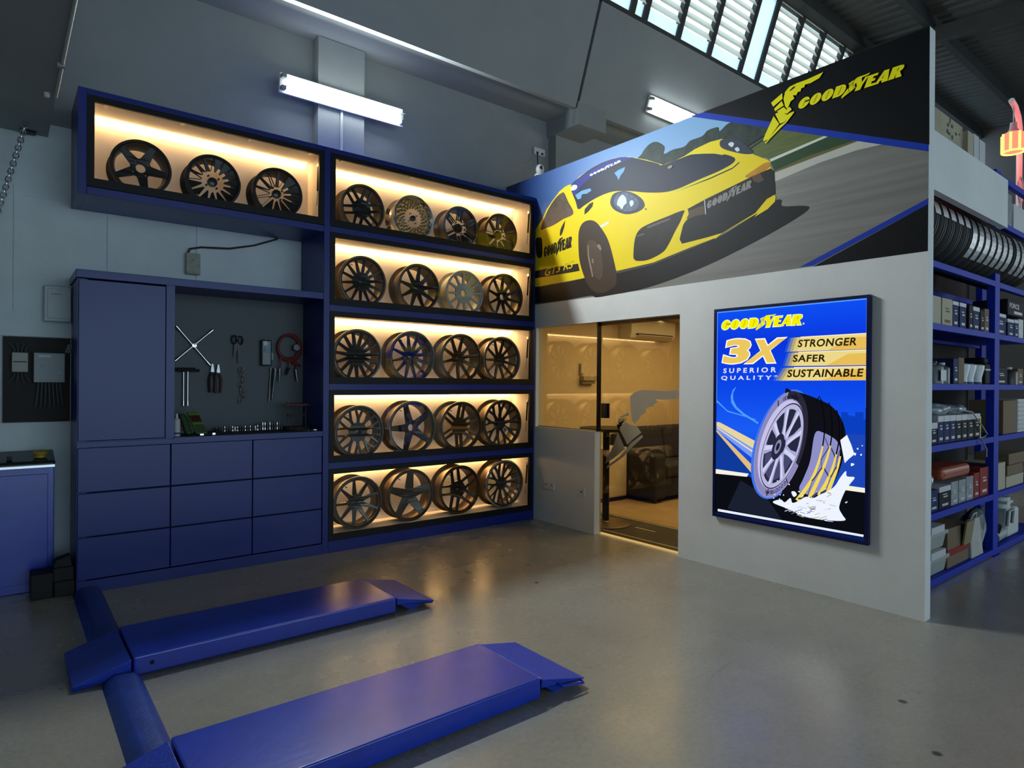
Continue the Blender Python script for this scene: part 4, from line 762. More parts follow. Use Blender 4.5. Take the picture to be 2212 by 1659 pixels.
G1 = 'boxes on the fifth rack level'; z = 1.901
goods(.80, .995, z, .205, 'cream', 'plain cream carton on the fifth rack level, nearest the office wall', group=G1, stripe=False)
goods(1.015, 1.238, z, .205, 'cream', 'wider cream carton on the fifth rack level next to the navy boxes', group=G1)
for k, (a, b2, c, h, tp, lab) in enumerate(((1.24, 1.369, 'blue', .20, .03, 'tall navy box with white lid beside the cream cartons'), (1.395, 1.545, 'blue', .20, .03, 'second navy box with white lid from the cream cartons'), (1.61, 1.705, 'dark', .20, 0, 'narrow black box with small print between two navy boxes'), (1.71, 1.87, 'blue', .195, .035, 'navy box with broad white lid near the middle of the fifth rack level'), (1.89, 1.995, 'dark', .18, 0, 'plain black narrow box right of the broad white lid'), (2.0, 2.12, 'brown', .20, 0, 'dark brown box on the fifth rack level near the upright'))):
    goods(a, b2, z, h, c, lab, tp, group=G1)
goods(2.30, 2.60, z, .19, 'blue', 'navy box with white lid just right of the rack upright', .03, group=G1)
goods(2.65, 2.85, z, .16, 'blue', 'low navy box below the black tool case', .03, group=G1); goods(2.86, 2.99, z, .165, 'blue', 'slim navy box with white lid in the right rack bay', .03, group=G1); goods(3.0, 3.15, z, .18, 'white', 'tall white carton at the picture edge of the right rack bay', 0, group=G1)
k = thing('tool_case', 'flat black case lettered FORCE lying on boxes in the right rack bay', 'case', (2.9, -3.3, 2.10))
MB().box(2.63, 3.14, -3.45, -3.18, 2.095, 2.24).build('shell', BXM['dark'], k, bev=.008)
v, f = text2d('FORCE', .02); x0 = min(p[0] for p in v); x1 = max(p[0] for p in v)
MB().add([(2.68+.30*(p[0]-x0)/(x1-x0), -3.4515, 2.165+.06*p[1]) for p in v], f).box(2.82, 3.08, -3.4515, -3.450, 2.115, 2.14).build('lettering', BXM['white'], k, fix=False)
def bottle(x, z, r, h, m, label, neck=.35, cap=None, y=-3.40):
    t = thing('bottle', label, 'bottle', (x, y, z), 'bottles on the fourth rack level')
    MB().lathe([(0, z), (r, z), (r, z+h*.72), (r*.9, z+h*.78), (r*neck, z+h*.86), (r*neck, z+h*.9), (0, z+h*.9)], (x, y, 0), 'z', 20).build('body', m, t, smooth=True)
    MB().lathe([(0, z+h*.89), (r*neck*1.25, z+h*.89), (r*neck*1.25, z+h), (0, z+h)], (x, y, 0), 'z', 16).build('cap', cap or M_BLACK, t, smooth=True); return t
z = 1.466
t = bottle(.955, z, .075, .165, mat('grey_oil_bottle', (.16, .18, .18), .4), 'squat grey oil bottle with pale label nearest the office wall'); MB().box(.90, 1.01, -3.478, -3.474, z+.02, z+.10).build('label', BXM['white'], t)
bottle(1.15, z, .055, .16, mat('green_grey_bottle', (.07, .10, .085), .4), 'slim dark green bottle with white cap next to the grey oil bottle', cap=BXM['white'])
GX = 'goods on the fourth rack level'
goods(1.265, 1.375, z, .195, 'blue', 'narrow navy and white box left of the brown carton', group=GX); goods(1.38, 1.512, z, .205, 'brown', 'brown carton beside the white cups', group=GX, stripe=False)
for i, (x, lab) in enumerate(((1.585, 'white plastic flask nearest the brown carton'), (1.74, 'middle one of three white plastic flasks'), (1.945, 'white plastic flask beside the black carry case'))):
    t = thing('flask', lab, 'flask', (x, -3.40, z), 'white flasks on the fourth rack level'); MB().lathe([(0, z), (.042, z), (.042, z+.05), (.06, z+.13), (.062, z+.155), (.04, z+.165), (0, z+.165)], (x, -3.40, 0), 'z', 20).build('body', mat('white_flask', (.72, .78, .77), .35), t, smooth=True)
    MB().lathe([(0, z+.001), (.0435, z+.001), (.0435, z+.018), (0, z+.018)], (x, -3.40, 0), 'z', 20).build('base_ring', BXM['navyink'], t)
k = thing('carry_case', 'black carry case with a grey band beside the rack upright', 'case', (2.1, -3.3, z)); MB().box(2.02, 2.155, -3.45, -3.15, z, z+.17).build('lower_shell', BXM['dark'], k, bev=.01); MB().box(2.02, 2.155, -3.452, -3.15, z+.115, z+.13).build('band', M_PLASTG, k)
MB().box(2.03, 2.15, -3.44, -3.16, z+.17, z+.225).build('lid', BXM['dark'], k, bev=.02)
goods(2.31, 2.66, z, .15, 'dark', 'long black box behind the rack upright on the fourth level', group=GX)
bottle(2.85, z, .075, .16, mat('black_oil_bottle', (.03, .032, .035), .4), 'black bottle with white cap in the right rack bay', cap=BXM['white']); goods(2.98, 3.16, z, .15, 'brown', 'olive brown carton at the picture edge beside the black bottle', group=GX)
z = 1.021; G2 = 'filter boxes on the third rack level'
for a, b2, c, h, lab in ((.80, .945, 'dark', .16, 'half-height black box at the near end of the white-lidded row'), (.95, 1.075, 'blue', .205, 'first tall navy box with white lid from the near end of the third level'), (1.078, 1.2, 'blue', .205, 'second tall navy box with white lid of the third level'), (1.203, 1.33, 'blue', .205, 'third tall navy box with white lid, beside the black ones'), (1.333, 1.46, 'dark', .203, 'first black box with white lid beside the navy ones'), (1.463, 1.60, 'dark', .203, 'second black box with white lid of the third level'), (1.603, 1.755, 'dark', .203, 'third black box with white lid of the third level'), (1.758, 1.91, 'dark', .203, 'last black box with white lid, beside the yellow tube')):
    goods(a, b2, z, h, c, lab, .045, group=G2)
M_BAG = mat('crumpled_clear_film', (.34, .39, .40), .25, var=.35, scale=14)
def blob(name, c, rad, m, label, cat, parent=None, seed=1, rough=.25):
    bm = bmesh.new(); bmesh.ops.create_icosphere(bm, subdivisions=3, radius=1); rg = random.Random(seed); ph = [(Vector((rg.uniform(-1, 1), rg.uniform(-1, 1), rg.uniform(-1, 1))).normalized(), rg.uniform(3, 9), rg.random()*6) for _ in range(9)]
    for v in bm.verts:
        d = 1+rough*sum(sin(p.dot(v.co)*k+f) for p, k, f in ph)/6; v.co = Vector((c[0]+v.co.x*rad[0]*d, c[1]+v.co.y*rad[1]*d, max(c[2]-rad[2]*.9, c[2]+v.co.z*rad[2]*d)))
    me = bpy.data.meshes.new(name); bm.to_mesh(me); bm.free(); me.materials.append(m); o = link(name, me, parent)
    if parent is None: tag(o, label, cat)
    return o
blob('plastic_bag', (1.17, -3.33, z+.245), (.22, .10, .045), M_BAG, 'crumpled clear plastic bag lying on the navy boxes', 'plastic bag', seed=2)
blob('plastic_bag', (1.60, -3.33, z+.24), (.17, .09, .04), M_BAG, 'smaller clear plastic bag lying on the black white-lidded boxes', 'plastic bag', seed=5)
t = thing('yellow_tube', 'bright yellow tube standing at the end of the white-lidded boxes', 'tube', (2.0, -3.40, z)); MB().cyl((1.985, -3.40, z), (1.985, -3.40, z+.175), .03, 18).build('body', mat('yellow_plastic', (.55, .52, .02), .45), t, smooth=True); MB().cyl((1.985, -3.40, z+.175), (1.985, -3.40, z+.19), .026, 18).build('cap', M_BLACK, t, smooth=True)
single(MB().tube([(1.4, -3.44, z+.245), (1.62, -3.47, z+.22), (1.85, -3.475, z+.10), (2.0, -3.47, z+.03), (1.9, -3.48, z+.012), (1.72, -3.49, z+.008), (1.78, -3.505, z-.03), (1.86, -3.505, z-.09), (1.87, -3.50, z-.15)], .0055, 8), 'cable', mat('pale_grey_cable', (.35, .36, .35), .5), 'thin pale cable draped over the third rack level and hanging off its beam', 'cable', smooth=True)
goods(2.54, 2.96, z, .30, 'brown', 'large grey brown carton behind the upright on the third level', stripe=False)
t = thing('parts_organiser', 'white drawer organiser with rows of slots at the picture edge', 'organiser', (3.1, -3.3, z)); MB().box(2.97, 3.24, -3.45, -3.2, z, z+.31).build('housing', BXM['white'], t, bev=.004)
for i in range(7): MB().box(2.985, 3.225, -3.4535, -3.45, z+.018+i*.041, z+.045+i*.041).build('drawer', mat('organiser_slot', (.40, .42, .38), .5), t)
for i in range(7): pass
z = .531; G3 = 'cartons on the second rack level'
goods(.80, .975, z, .155, 'blue', 'navy box under a crumpled white bag on the second rack level', group=G3); blob('plastic_bag', (.885, -3.35, z+.235), (.085, .08, .082), M_BAG, 'white crumpled bag standing on the navy box by the office wall', 'plastic bag', seed=9)
goods(.99, 1.235, z, .165, 'dark', 'black printed box with white lid on the second rack level', .04, group=G3)
for a, b2, h, lab in ((1.243, 1.40, .18, 'first film-wrapped silver carton beside the black printed box'), (1.41, 1.575, .18, 'middle film-wrapped silver carton of three'), (1.585, 1.758, .19, 'film-wrapped silver carton beside the red boxes')):
    goods(a, b2, z, h, 'grey', lab, group=G3)
k = thing('plastic_case', 'long orange-red plastic case resting on the silver cartons', 'case', (1.42, -3.3, z+.19)); MB().box(1.12, 1.74, -3.43, -3.2, z+.195, z+.295).build('shell', mat('orange_red_plastic', (.36, .065, .025), .42), k, bev=.035, seg=3); MB().box(1.15, 1.70, -3.434, -3.43, z+.235, z+.243).build('seam', mat('dark_red_plastic', (.13, .02, .012), .5), k)
goods(1.765, 1.905, z, .205, 'red', 'shorter dark red box beside the silver cartons', group=G3); goods(1.915, 2.15, z, .235, 'red', 'wide dark red box next to the rack upright', group=G3)
goods(2.31, 2.62, z, .24, 'cream', 'pale carton right of the upright on the second rack level', group=G3, stripe=False)
for i, (x0, x1, zz, h, lab) in enumerate(((2.65, 3.2, z, .10, 'open grey green carton lowest of the pile in the right bay'), (2.68, 3.18, z+.105, .09, 'middle flattened carton of the pile in the right bay'), (2.72, 3.22, z+.20, .10, 'top carton of the pile in the right bay'))): goods(x0, x1, zz, h, 'brown' if i else 'cream', lab, group=G3, stripe=False)
z = .056
def bin_(z, x0, x1, h, lab):
    t = thing('storage_bin', lab, 'bin', ((x0+x1)/2, -3.32, z), 'grey storage bins on the bottom rack level'); m = mat('grey_bin_plastic', (.30, .33, .31), .5); e = .018
    MB().hexa([(x0+e, -3.43, z), (x1-e, -3.43, z), (x1-e, -3.2, z), (x0+e, -3.2, z), (x0, -3.45, z+h), (x1, -3.45, z+h), (x1, -3.18, z+h), (x0, -3.18, z+h)]).build('tub', m, t, bev=.006); MB().box(x0-.008, x1+.008, -3.458, -3.172, z+h-.03, z+h).build('rim', m, t, bev=.004)
    MB().box(x0+.02, x1-.08, -3.46, -3.20, z+h+.002, z+h+.05).build('contents', BXM['white'], t)
bin_(z, .78, 1.17, .13, 'lower grey plastic bin of the stack beside the office wall'); bin_(z+.185, .78, 1.14, .13, 'upper grey plastic bin of the stack beside the office wall')
k = thing('carton', 'open brown carton with a red band on the bottom rack level', 'box', (1.4, -3.3, z)); MB().box(1.19, 1.66, -3.44, -3.1, z, z+.30).build('body', BXM['brown'], k, bev=.004)
MB().hexa([(1.48, -3.46, z+.14), (1.66, -3.46, z+.14), (1.66, -3.445, z+.14), (1.48, -3.445, z+.14), (1.46, -3.49, z+.33), (1.64, -3.49, z+.33), (1.64, -3.478, z+.33), (1.46, -3.478, z+.33)]).build('flap', mat('pale_brown_flap', (.26, .20, .11), .8), k); MB().box(1.19, 1.66, -3.443, -3.44, z+.09, z+.14).build('band', BXM['red'], k)
k = thing('paper_bag', 'tall off-white paper bag leaning beside the brown carton', 'bag', (1.85, -3.4, z)); MB().hexa([(1.68, -3.46, z), (1.97, -3.46, z), (1.97, -3.36, z), (1.68, -3.36, z), (1.66, -3.45, z+.31), (1.90, -3.45, z+.31), (1.90, -3.42, z+.31), (1.66, -3.42, z+.31)]).build('body', mat('off_white_paper', (.42, .43, .40), .8, var=.1, scale=14), k, bev=.006)
MB().tube([(1.72, -3.435, z+.30), (1.73, -3.45, z+.35), (1.80, -3.455, z+.36), (1.83, -3.44, z+.30)], .006, 8).build('handle', BXM['white'], k, smooth=True)
blob('plastic_bag', (2.06, -3.36, z+.17), (.085, .09, .17), mat('dull_clear_film', (.16, .19, .19), .3, var=.3, scale=20), 'upright clear bag between the paper bag and the rack upright', 'plastic bag', seed=12)
t = thing('jerrycan', 'white plastic jerrycan on the bottom level of the right rack bay', 'canister', (2.95, -3.3, z)); MB().box(2.78, 3.14, -3.43, -3.2, z, z+.26).build('body', mat('white_canister', (.56, .60, .58), .4), t, bev=.03, seg=3); MB().cyl((2.92, -3.32, z+.26), (2.92, -3.32, z+.36), .09, 20).box(2.83, 3.02, -3.41, -3.23, z+.30, z+.325).build('lid', mat('white_canister', (.56, .60, .58), .4), t, smooth=True)
MB().tube([(2.62, -3.46, z+.14), (2.62, -3.47, z+.27), (2.75, -3.475, z+.28), (2.77, -3.46, z+.15)], .013, 8).build('handle', M_PLASTG, t, smooth=True)
t = thing('power_tool', 'grey power tool lying under the jerrycan handle', 'tool', (2.55, -3.4, z)); MB().cyl((2.45, -3.40, z+.05), (2.68, -3.40, z+.06), .05, 16).cyl((2.68, -3.4, z+.06), (2.76, -3.4, z+.06), .03, 12).build('body', M_PLASTG, t, smooth=True); MB().bar((2.5, -3.40, z+.05), (2.46, -3.44, z+.17), .05, .04).build('grip', M_RUBBER, t, bev=.01)
# right of and above the return panel
k = thing('signboard', 'weathered cream signboard with dark marks above the white return panel', 'sign', (1.2, -3.4, 2.9)); MB().box(.85, 1.535, -3.41, -3.395, 2.9, 3.51).build('board', mat('cream_board', (.36, .33, .22), .7, var=.15, scale=7), k)
m = MB(); rg = random.Random(8)
for i in range(9): x = 1.18+rg.random()*.3; zz = 3.34+rg.random()*.15; m.box(x, x+rg.uniform(.012, .05), -3.413, -3.41, zz, zz+rg.uniform(.01, .03))
m.build('marks', mat('dark_marks', (.05, .05, .045), .7), k)
goods(1.545, 1.68, 2.9, .58, 'cream', 'cream carton standing right of the signboard above the return panel', stripe=False); goods(1.69, 1.82, 2.9, .59, 'white', 'tilted white carton next to the pink-lit box', stripe=False); goods(1.83, 1.98, 2.9, .58, 'white', 'pale box lit pink by the red lamp at the end of the row', stripe=False)
MB().box(.85, 2.165, -3.44, -3.1, 2.88, 2.898).build('top_board', M_RACK, rk)
# red heat lamp on its stand
hl = thing('heat_lamp', 'glowing red cage lamp hanging from a thin stand above the rack', 'lamp', (3.95, -3.2, 3.28))
M_REDG = glow('red_lamp_glass', (1.0, .05, .03), 7); M_ORG = glow('orange_filament', (1.0, .30, .05), 6)
MB().lathe([(.085, 3.90), (.095, 3.92), (.095, 4.07), (.08, 4.09)], (3.80, -3.2, 0), 'z', 24).build('glass', M_REDG, hl, smooth=True)
f = MB()
for i in range(8): a = 2*pi*i/8; f.cyl((3.80+.098*cos(a), -3.2+.098*sin(a), 3.9), (3.80+.098*cos(a), -3.2+.098*sin(a), 4.08), .012, 8)
f.lathe([(.09, 3.885), (.105, 3.89), (.105, 3.90), (.09, 3.905)], (3.80, -3.2, 0), 'z', 24, closed=True).build('cage', M_ORG, hl)
MB().lathe([(.035, 4.10), (.06, 4.09), (.035, 4.14), (.03, 4.20), (0, 4.20)], (3.80, -3.2, 0), 'z', 20).build('socket', mat('grey_lamp_socket', (.35, .3, .3), .5), hl, smooth=True)
MB().tube([(3.80, -3.2, 4.20), (3.80, -3.2, 4.36), (3.74, -3.2, 4.40)], .006, 8).build('cord', M_PLASTG, hl)
MB().tube([(3.72, -3.2, 4.41), (3.85, -3.2, 4.385), (3.97, -3.2, 4.30), (4.02, -3.2, 4.20), (4.02, -3.2, 3.30)], .028, 10).build('stand', mat('pale_stand', (.6, .55, .55), .5), hl, smooth=True)
MB().tube([(3.98, -3.24, 3.60)]+[(3.86+.10*cos(a*.9)*1.0, -3.25, 3.50+.14*sin(a*.9)) for a in range(0, 15)], .008, 6).build('coiled_cord', mat('pink_cord', (.6, .3, .3), .5), hl, smooth=True)
lp = bpy.data.lights.new('heat_lamp_light', 'POINT'); lp.energy = RED_W; lp.color = (1, .06, .07); lp.shadow_soft_size = .13; lo = bpy.data.objects.new('heat_lamp_light', lp); COL.objects.link(lo); lo.location = (3.80, -3.36, 3.95)
goods(2.42, 2.75, 2.885, .30, 'grey', 'grey machine box on the upper level of the right rack bay', stripe=False, name='machine_box'); goods(2.80, 3.20, 2.885, .24, 'white', 'pale box lit red by the heat lamp in the right rack bay', stripe=False)
# ------------------------------------------------------------------ fluorescent fittings
M_TUBE = glow('fluorescent_tube', (.86, .95, 1.0), TUBE_E)
def fluoro(label, p0, p1, n, half, drop, power):
    """twin-tube batten from p0 to p1 whose open side faces n; tubes at +-half across"""
    p0 = Vector(p0); p1 = Vector(p1); n = Vector(n).normalized(); d = (p1-p0).normalized(); s = d.cross(n).normalized(); t = thing('fluorescent_light', label, 'light', (p0+p1)/2, 'twin-tube fluorescent battens')
    MB().bar(p0-n*.012, p1-n*.012, 2*half+.03, .03, up=n).build('housing', M_PLASTW, t, bev=.004)
    for k in (-1, 1):
        a = p0+d*.045+s*half*k*.7+n*drop; b = p1-d*.045+s*half*k*.7+n*drop
        MB().cyl(a, b, .017, 14).build('tube', M_TUBE, t, smooth=True)
        for e, q in ((p0, d), (p1, -d)): c = e+q*.025+s*half*k*.7; MB().bar(c-n*.005, c+n*(drop+.022), .03, .038, up=d).build('lamp_holder', M_PLASTG, t)
    c = (p0+p1)/2+n*(drop+.03); o = area('fluorescent_lamp', c, c+n, (p1-p0).length-.1, 2*half, power, (.86, .96, 1.0))
    x = d; z = -n; y = z.cross(x); o.rotation_euler = Matrix((x, y, z)).transposed().to_euler()
fluoro('long twin-tube fluorescent light on the grey pilaster above the display cabinets', (-2.60, .345, 3.998), (-1.41, .345, 3.998), (0, -1, -.12), .068, .035, FL1_W)
fn = Vector((0, -.9455, -.3257)); q0 = Vector((1.665, FZ(4.86), 4.86))+fn*.03; fluoro('twin-tube fluorescent light on the sloping wall above the mural', q0, q0+Vector((1.2, 0, 0)), fn, .085, .035, FL2_W)
single(MB().cyl((-2.02, .39, 3.42), (-2.02, .39, 3.93), .012, 10), 'conduit_pipe', M_PLASTW, 'thin white conduit running down the pilaster from the fluorescent light', 'pipe', smooth=True)
single(MB().cyl((-4.178, -1.75, 3.185), (-4.184, -.33, 3.185), .009, 8).box(-4.205, -4.17, -.86, -.83, 3.17, 3.19), 'ceiling_conduit', mat('pale_conduit', (.42, .44, .42), .5), 'thin pale conduit along the edge of the low ceiling beam', 'pipe', smooth=True)
single(MB().lathe([(0, 3.16), (.014, 3.165), (.018, 3.19), (0, 3.19)], (-4.23, -.35, 0), 'z', 12), 'ceiling_screw_hook', M_PLASTW, 'tiny white fixing under the low ceiling beam', 'fixing')
# hoist chain: alternate links swung sideways
M_GALV = mat('galvanised_chain', (.58, .62, .64), .28, .9)
a = Vector((-4.315, .30, 3.19)); bnd = Vector((-4.47, .30, 2.52)); nl = 24; ch = MB()
for i in range(nl):
    p = a.lerp(bnd, (i+.5)/nl); d = (bnd-a).normalized(); sd = Vector((0, 1, 0)) if i % 2 else d.cross(Vector((0, 1, 0))).normalized()
    ch.tube([p+d*.0225*cos(t)+sd*.0145*sin(t) for t in [2*pi*k/12 for k in range(12)]], .0052, 6, closed=True)
single(ch, 'hoist_chain', M_GALV, 'bright steel chain hanging from the low ceiling beam', 'chain', smooth=True)
# camera and its socket above the mural
t = thing('power_point', 'small white double power point high on the grey wall by the corner', 'socket', (.48, .52, 4.15)); MB().box(.395, .563, .505, .53, 4.118, 4.20).build('plate', M_PLASTW, t, bev=.003)
for x in (.44, .515): MB().box(x-.012, x+.012, .497, .506, 4.128, 4.15).build('plug', M_BLACK, t)
single(MB().tube([(.44, .50, 4.13), (.40, .45, 4.0), (.22, .22, 3.84), (.08, .06, 3.76), (.05, .03, 3.74)], .007, 8), 'camera_cable', mat('dark_cable', (.03, .03, .03), .6), 'thin dark cable from the high power point down to the camera', 'cable', smooth=True)
t = thing('security_camera', 'small white camera with a black lens on top of the mural wall', 'camera', (.045, .0, 3.652)); MB().lathe([(0, 3.653), (.058, 3.653), (.06, 3.665), (.04, 3.69), (0, 3.69)], (.045, 0, 0), 'z', 28).build('base', M_PLASTW, t, smooth=True)
MB().lathe([(0, 3.69), (.034, 3.69), (.043, 3.715), (.043, 3.745), (.03, 3.772), (.012, 3.782), (0, 3.783)], (.045, 0, 0), 'z', 28).build('head', M_PLASTW, t, smooth=True)
MB().lathe([(0, -.047), (.012, -.046), (.020, -.040), (.021, -.03), (0, -.03)], (.035, 0, 3.735), 'y', 20).build('lens', M_WCAP, t, smooth=True)
# wall box between the cabinets
t = thing('junction_box', 'yellowed electrical box on the pale wall between the cabinets', 'electrical box', (-3.235, .49, 2.31)); MB().box(-3.285, -3.18, .475, .53, 2.305, 2.475).build('box', mat('aged_cream_plastic', (.36, .37, .30), .55, var=.2, scale=30), t, bev=.005); MB().cyl((-3.235, .476, 2.42), (-3.235, .468, 2.42), .008, 10).build('knob', M_PLASTG, t)
single(MB().tube([(-3.27, .50, 2.47), (-3.255, .50, 2.51), (-3.17, .505, 2.535), (-2.95, .51, 2.555), (-2.75, .515, 2.61), (-2.55, .515, 2.695)], .008, 8), 'cable', mat('dark_cable', (.03, .03, .03), .6), 'black cable running from the junction box up behind the overhead cabinet', 'cable', smooth=True)
# meter board and the white enclosure left of the tool cabinet
t = thing('meter_board', 'dark brown board carrying the electricity meter and fuse box', 'board', (-4.22, .52, 1.143)); MB().box(-4.432, -4.047, .50, .53, 1.143, 1.745).build('board', mat('dark_brown_board', (.022, .017, .014), .7, var=.3, scale=18), t)
t = thing('electricity_meter', 'square grey electricity meter with a bundle of cables below', 'meter', (-4.172, .47, 1.425)); MB().box(-4.262, -4.081, .44, .50, 1.425, 1.635).build('case', mat('meter_grey', (.34, .38, .39), .45), t, bev=.005)
MB().box(-4.225, -4.135, .437, .44, 1.523, 1.555).build('display', mat('meter_display', (.10, .12, .12), .3), t); MB().box(-4.235, -4.165, .437, .44, 1.605, 1.618).box(-4.118, -4.105, .437, .44, 1.495, 1.50).build('label', M_PLASTW, t)
for i in range(7): x = -4.235+.021*i; MB().tube([(x, .475, 1.43), (x, .47, 1.40), (x-.012+.012*i*.45, .485, 1.26), (x-.018+.014*i*.45, .492, 1.245)], .007, 6).build('cable', mat('grey_sheath', (.07, .075, .07), .6), t, smooth=True)
t = thing('fuse_box', 'small cream fuse box with cable tails above and below', 'fuse box', (-4.338, .47, 1.495)); MB().box(-4.383, -4.293, .455, .50, 1.497, 1.633).build('case', mat('aged_cream_fuse', (.42, .43, .36), .5), t, bev=.004); MB().box(-4.376, -4.30, .4535, .456, 1.565, 1.572).build('slot', M_BLACK, t)
for i in range(4):
    x = -4.37+.021*i; MB().tube([(x, .48, 1.63), (x, .478, 1.66), (x+(i-1.5)*.014, .485, 1.69), (x+(i-1.5)*.022, .498, 1.70)], .006, 6).build('cable', mat('grey_sheath', (.07, .075, .07), .6), t, smooth=True)
    MB().tube([(x, .48, 1.50), (x, .478, 1.47), (x+(i-1.5)*.014, .485, 1.435), (x+(i-1.5)*.022, .498, 1.42)], .006, 6).build('cable', mat('grey_sheath', (.07, .075, .07), .6), t, smooth=True)
single(MB().cyl((-4.075, .48, 1.64), (-4.055, .475, 1.70), .008, 8).cyl((-4.06, .48, 1.64), (-4.04, .475, 1.69), .008, 8), 'cable_stub', mat('pale_cable_end', (.25, .26, .24), .5), 'short pale cable ends at the upper corner of the meter board', 'cable', smooth=True)
t = thing('metal_enclosure', 'white square metal enclosure half hidden behind the tool cabinet', 'electrical box', (-4.12, .47, 1.854)); MB().box(-4.205, -4.047, .46, .53, 1.862, 2.118).build('frame', mat('white_enamel_steel', (.50, .56, .57), .35), t, bev=.006)
MB().box(-4.185, -4.047, .452, .462, 1.885, 2.095).build('door', mat('white_enamel_steel', (.50, .56, .57), .35), t, bev=.003); MB().box(-4.165, -4.105, .4505, .453, 2.055, 2.062).build('badge', M_PLASTG, t)
# lift control cabinet
t = thing('control_cabinet', 'blue lift control cabinet with steel-edged black top at the picture edge', 'cabinet', (-4.5, .37, 0)); MB().box(-4.92, -4.15, .262, .50, 0, .845).build('body', M_LIFT, t, bev=.004)
MB().box(-4.88, -4.185, .256, .264, .06, .80).build('door', M_LIFT, t, bev=.003); MB().hexa([(-4.93, .235, .862), (-4.145, .235, .862), (-4.145, .51, .862), (-4.93, .51, .862), (-4.93, .25, .888), (-4.145, .25, .888), (-4.145, .50, .945), (-4.93, .50, .945)]).build('top', mat('dark_top_plate', (.02, .024, .022), .22), t, bev=.01)
MB().box(-4.925, -4.148, .238, .505, .846, .862).build('steel_trim', M_CHROME, t)
b = MB().lathe([(0, 0), (.032, 0), (.032, .02), (.042, .024), (.044, .04), (.03, .052), (0, .055)], (-4.225, .33, .905), 'z', 24).build('emergency_button', mat('yellow_button', (.40, .30, .02), .45), t, smooth=True)
MB().box(-4.41, -4.38, .30, .36, .895, .925).build('switch', M_BLACK, t); MB().box(-4.47, -4.445, .29, .32, .895, .93).build('switch', M_BLACK, t)
# rubber lift blocks
GB = 'rubber lift blocks by the control cabinet'
single(MB().box(-4.285, -4.165, .03, .20, 0, .165), 'rubber_block', M_RUBBER, 'black rubber block standing at the outer end of the small pile', 'block', GB, bev=.008)
single(MB().box(-4.16, -4.045, .02, .18, 0, .10), 'rubber_block', M_RUBBER, 'lower black rubber block against the cabinet corner', 'block', GB, bev=.008)
single(MB().box(-4.165, -4.05, .03, .18, .101, .19), 'rubber_block', M_RUBBER, 'black rubber block stacked on the lower one against the cabinet', 'block', GB, bev=.008)
single(MB().hexa([(-4.165, .04, .192), (-4.06, .04, .192), (-4.06, .16, .192), (-4.165, .16, .192), (-4.15, .05, .24), (-4.07, .05, .262), (-4.07, .15, .262), (-4.15, .15, .24)]), 'rubber_block', M_RUBBER, 'wedge-shaped black rubber block on top of the pile', 'block', GB, bev=.006)
# ------------------------------------------------------------------ lift platforms
def lift(y0, y1, label, group, handle):
    t = thing('lift_platform', label, 'car lift', (-3.2, (y0+y1)/2, 0), group); x0, x1, h = -3.93, -2.51, .106
    d = MB().box(x0, x1, y0, y1, .012, h).build('deck', M_LIFT, t, bev=.008, seg=3)
    MB().box(x0+.1, x1-.1, y0+.04, y1-.04, 0, .012).build('base_frame', M_BLACK, t)
    MB().lathe([(0, y0-.002), (.011, y0-.002), (.011, y0+.002)], (x0+.08, 0, .062), 'y', 14).build('lock_hole', M_BLACK, t)
    def ramp(a, b, c, side):
        z0, z1 = .096, .03
        r = MB().hexa([(a, y0+.005, .02), (c, y0+.02, 0), (c, y1-.02, 0), (a, y1-.005, .02), (a, y0, z0), (c, y0+.01, z1), (c, y1-.01, z1), (a, y1, z0)]) if side < 0 else MB().hexa([(a, y0+.005, .055), (c, y0+.005, .015), (c, y1-.01, .015), (a, y1-.005, .055), (a, y0, .098), (c, y0-.02, .04), (c, y1+.02, .04), (a, y1, .098)])
        return r.build('ramp_flap', mat('blue_checker_plate', '1a3cb4', .42, var=.18, scale=18, bump=.35, bscale=75), t, bev=.004)
    ramp(x0-.008, x0-.2, x0-.245, -1); rf = ramp(x1+.008, 0, x1+.265, 1)
    for y in (y0+.03, y1-.05): MB().prism([(x1+.03, .055), (x1+.2, .03), (x1+.16, 0), (x1+.11, .0), (x1+.085, .016)], 'y', y, y+.02).build('foot', M_LIFT, rf)
    if handle: MB().tube([(x1+.10, y0-.004, .055), (x1+.105, y0-.03, .05), (x1+.23, y0-.045, .036), (x1+.24, y0-.015, .038)], .006, 8).build('handle', M_LIFT, rf, smooth=True)
    MB().cyl((x1+.004, y0+.02, .09), (x1+.004, y1-.02, .09), .007, 8).build('hinge_pin', M_STEEL, t)
GL = 'scissor lift platforms on the floor'
lift(-1.615, -1.12, 'blue lift platform farther from the camera, ending short of the display tower', GL, False); lift(-2.98, -2.49, 'blue lift platform in the foreground with a pull handle on its ramp', GL, True)
def cover(y0, y1, label):
    xl, xm1, xm2, xr = -4.06, -4.005, -3.945, -3.895; pr = [(xl, 0), (xl+.015, .02), (xm1-.012, .042), (xm1, .045), (xm2, .045), (xm2+.012, .042), (xr-.012, .02), (xr, 0)]
    single(MB().prism(pr, 'y', y0, y1), 'hose_cover', mat('worn_blue_cover', '14388e', .42, var=.3, scale=16, bump=.15), label, 'cable cover', 'hose covers between the lift platforms', smooth=True)
cover(-1.115, .005, 'worn blue floor cover running from the tool cabinet to the far lift platform'); cover(-2.485, -1.62, 'worn blue floor cover linking the two lift platforms')
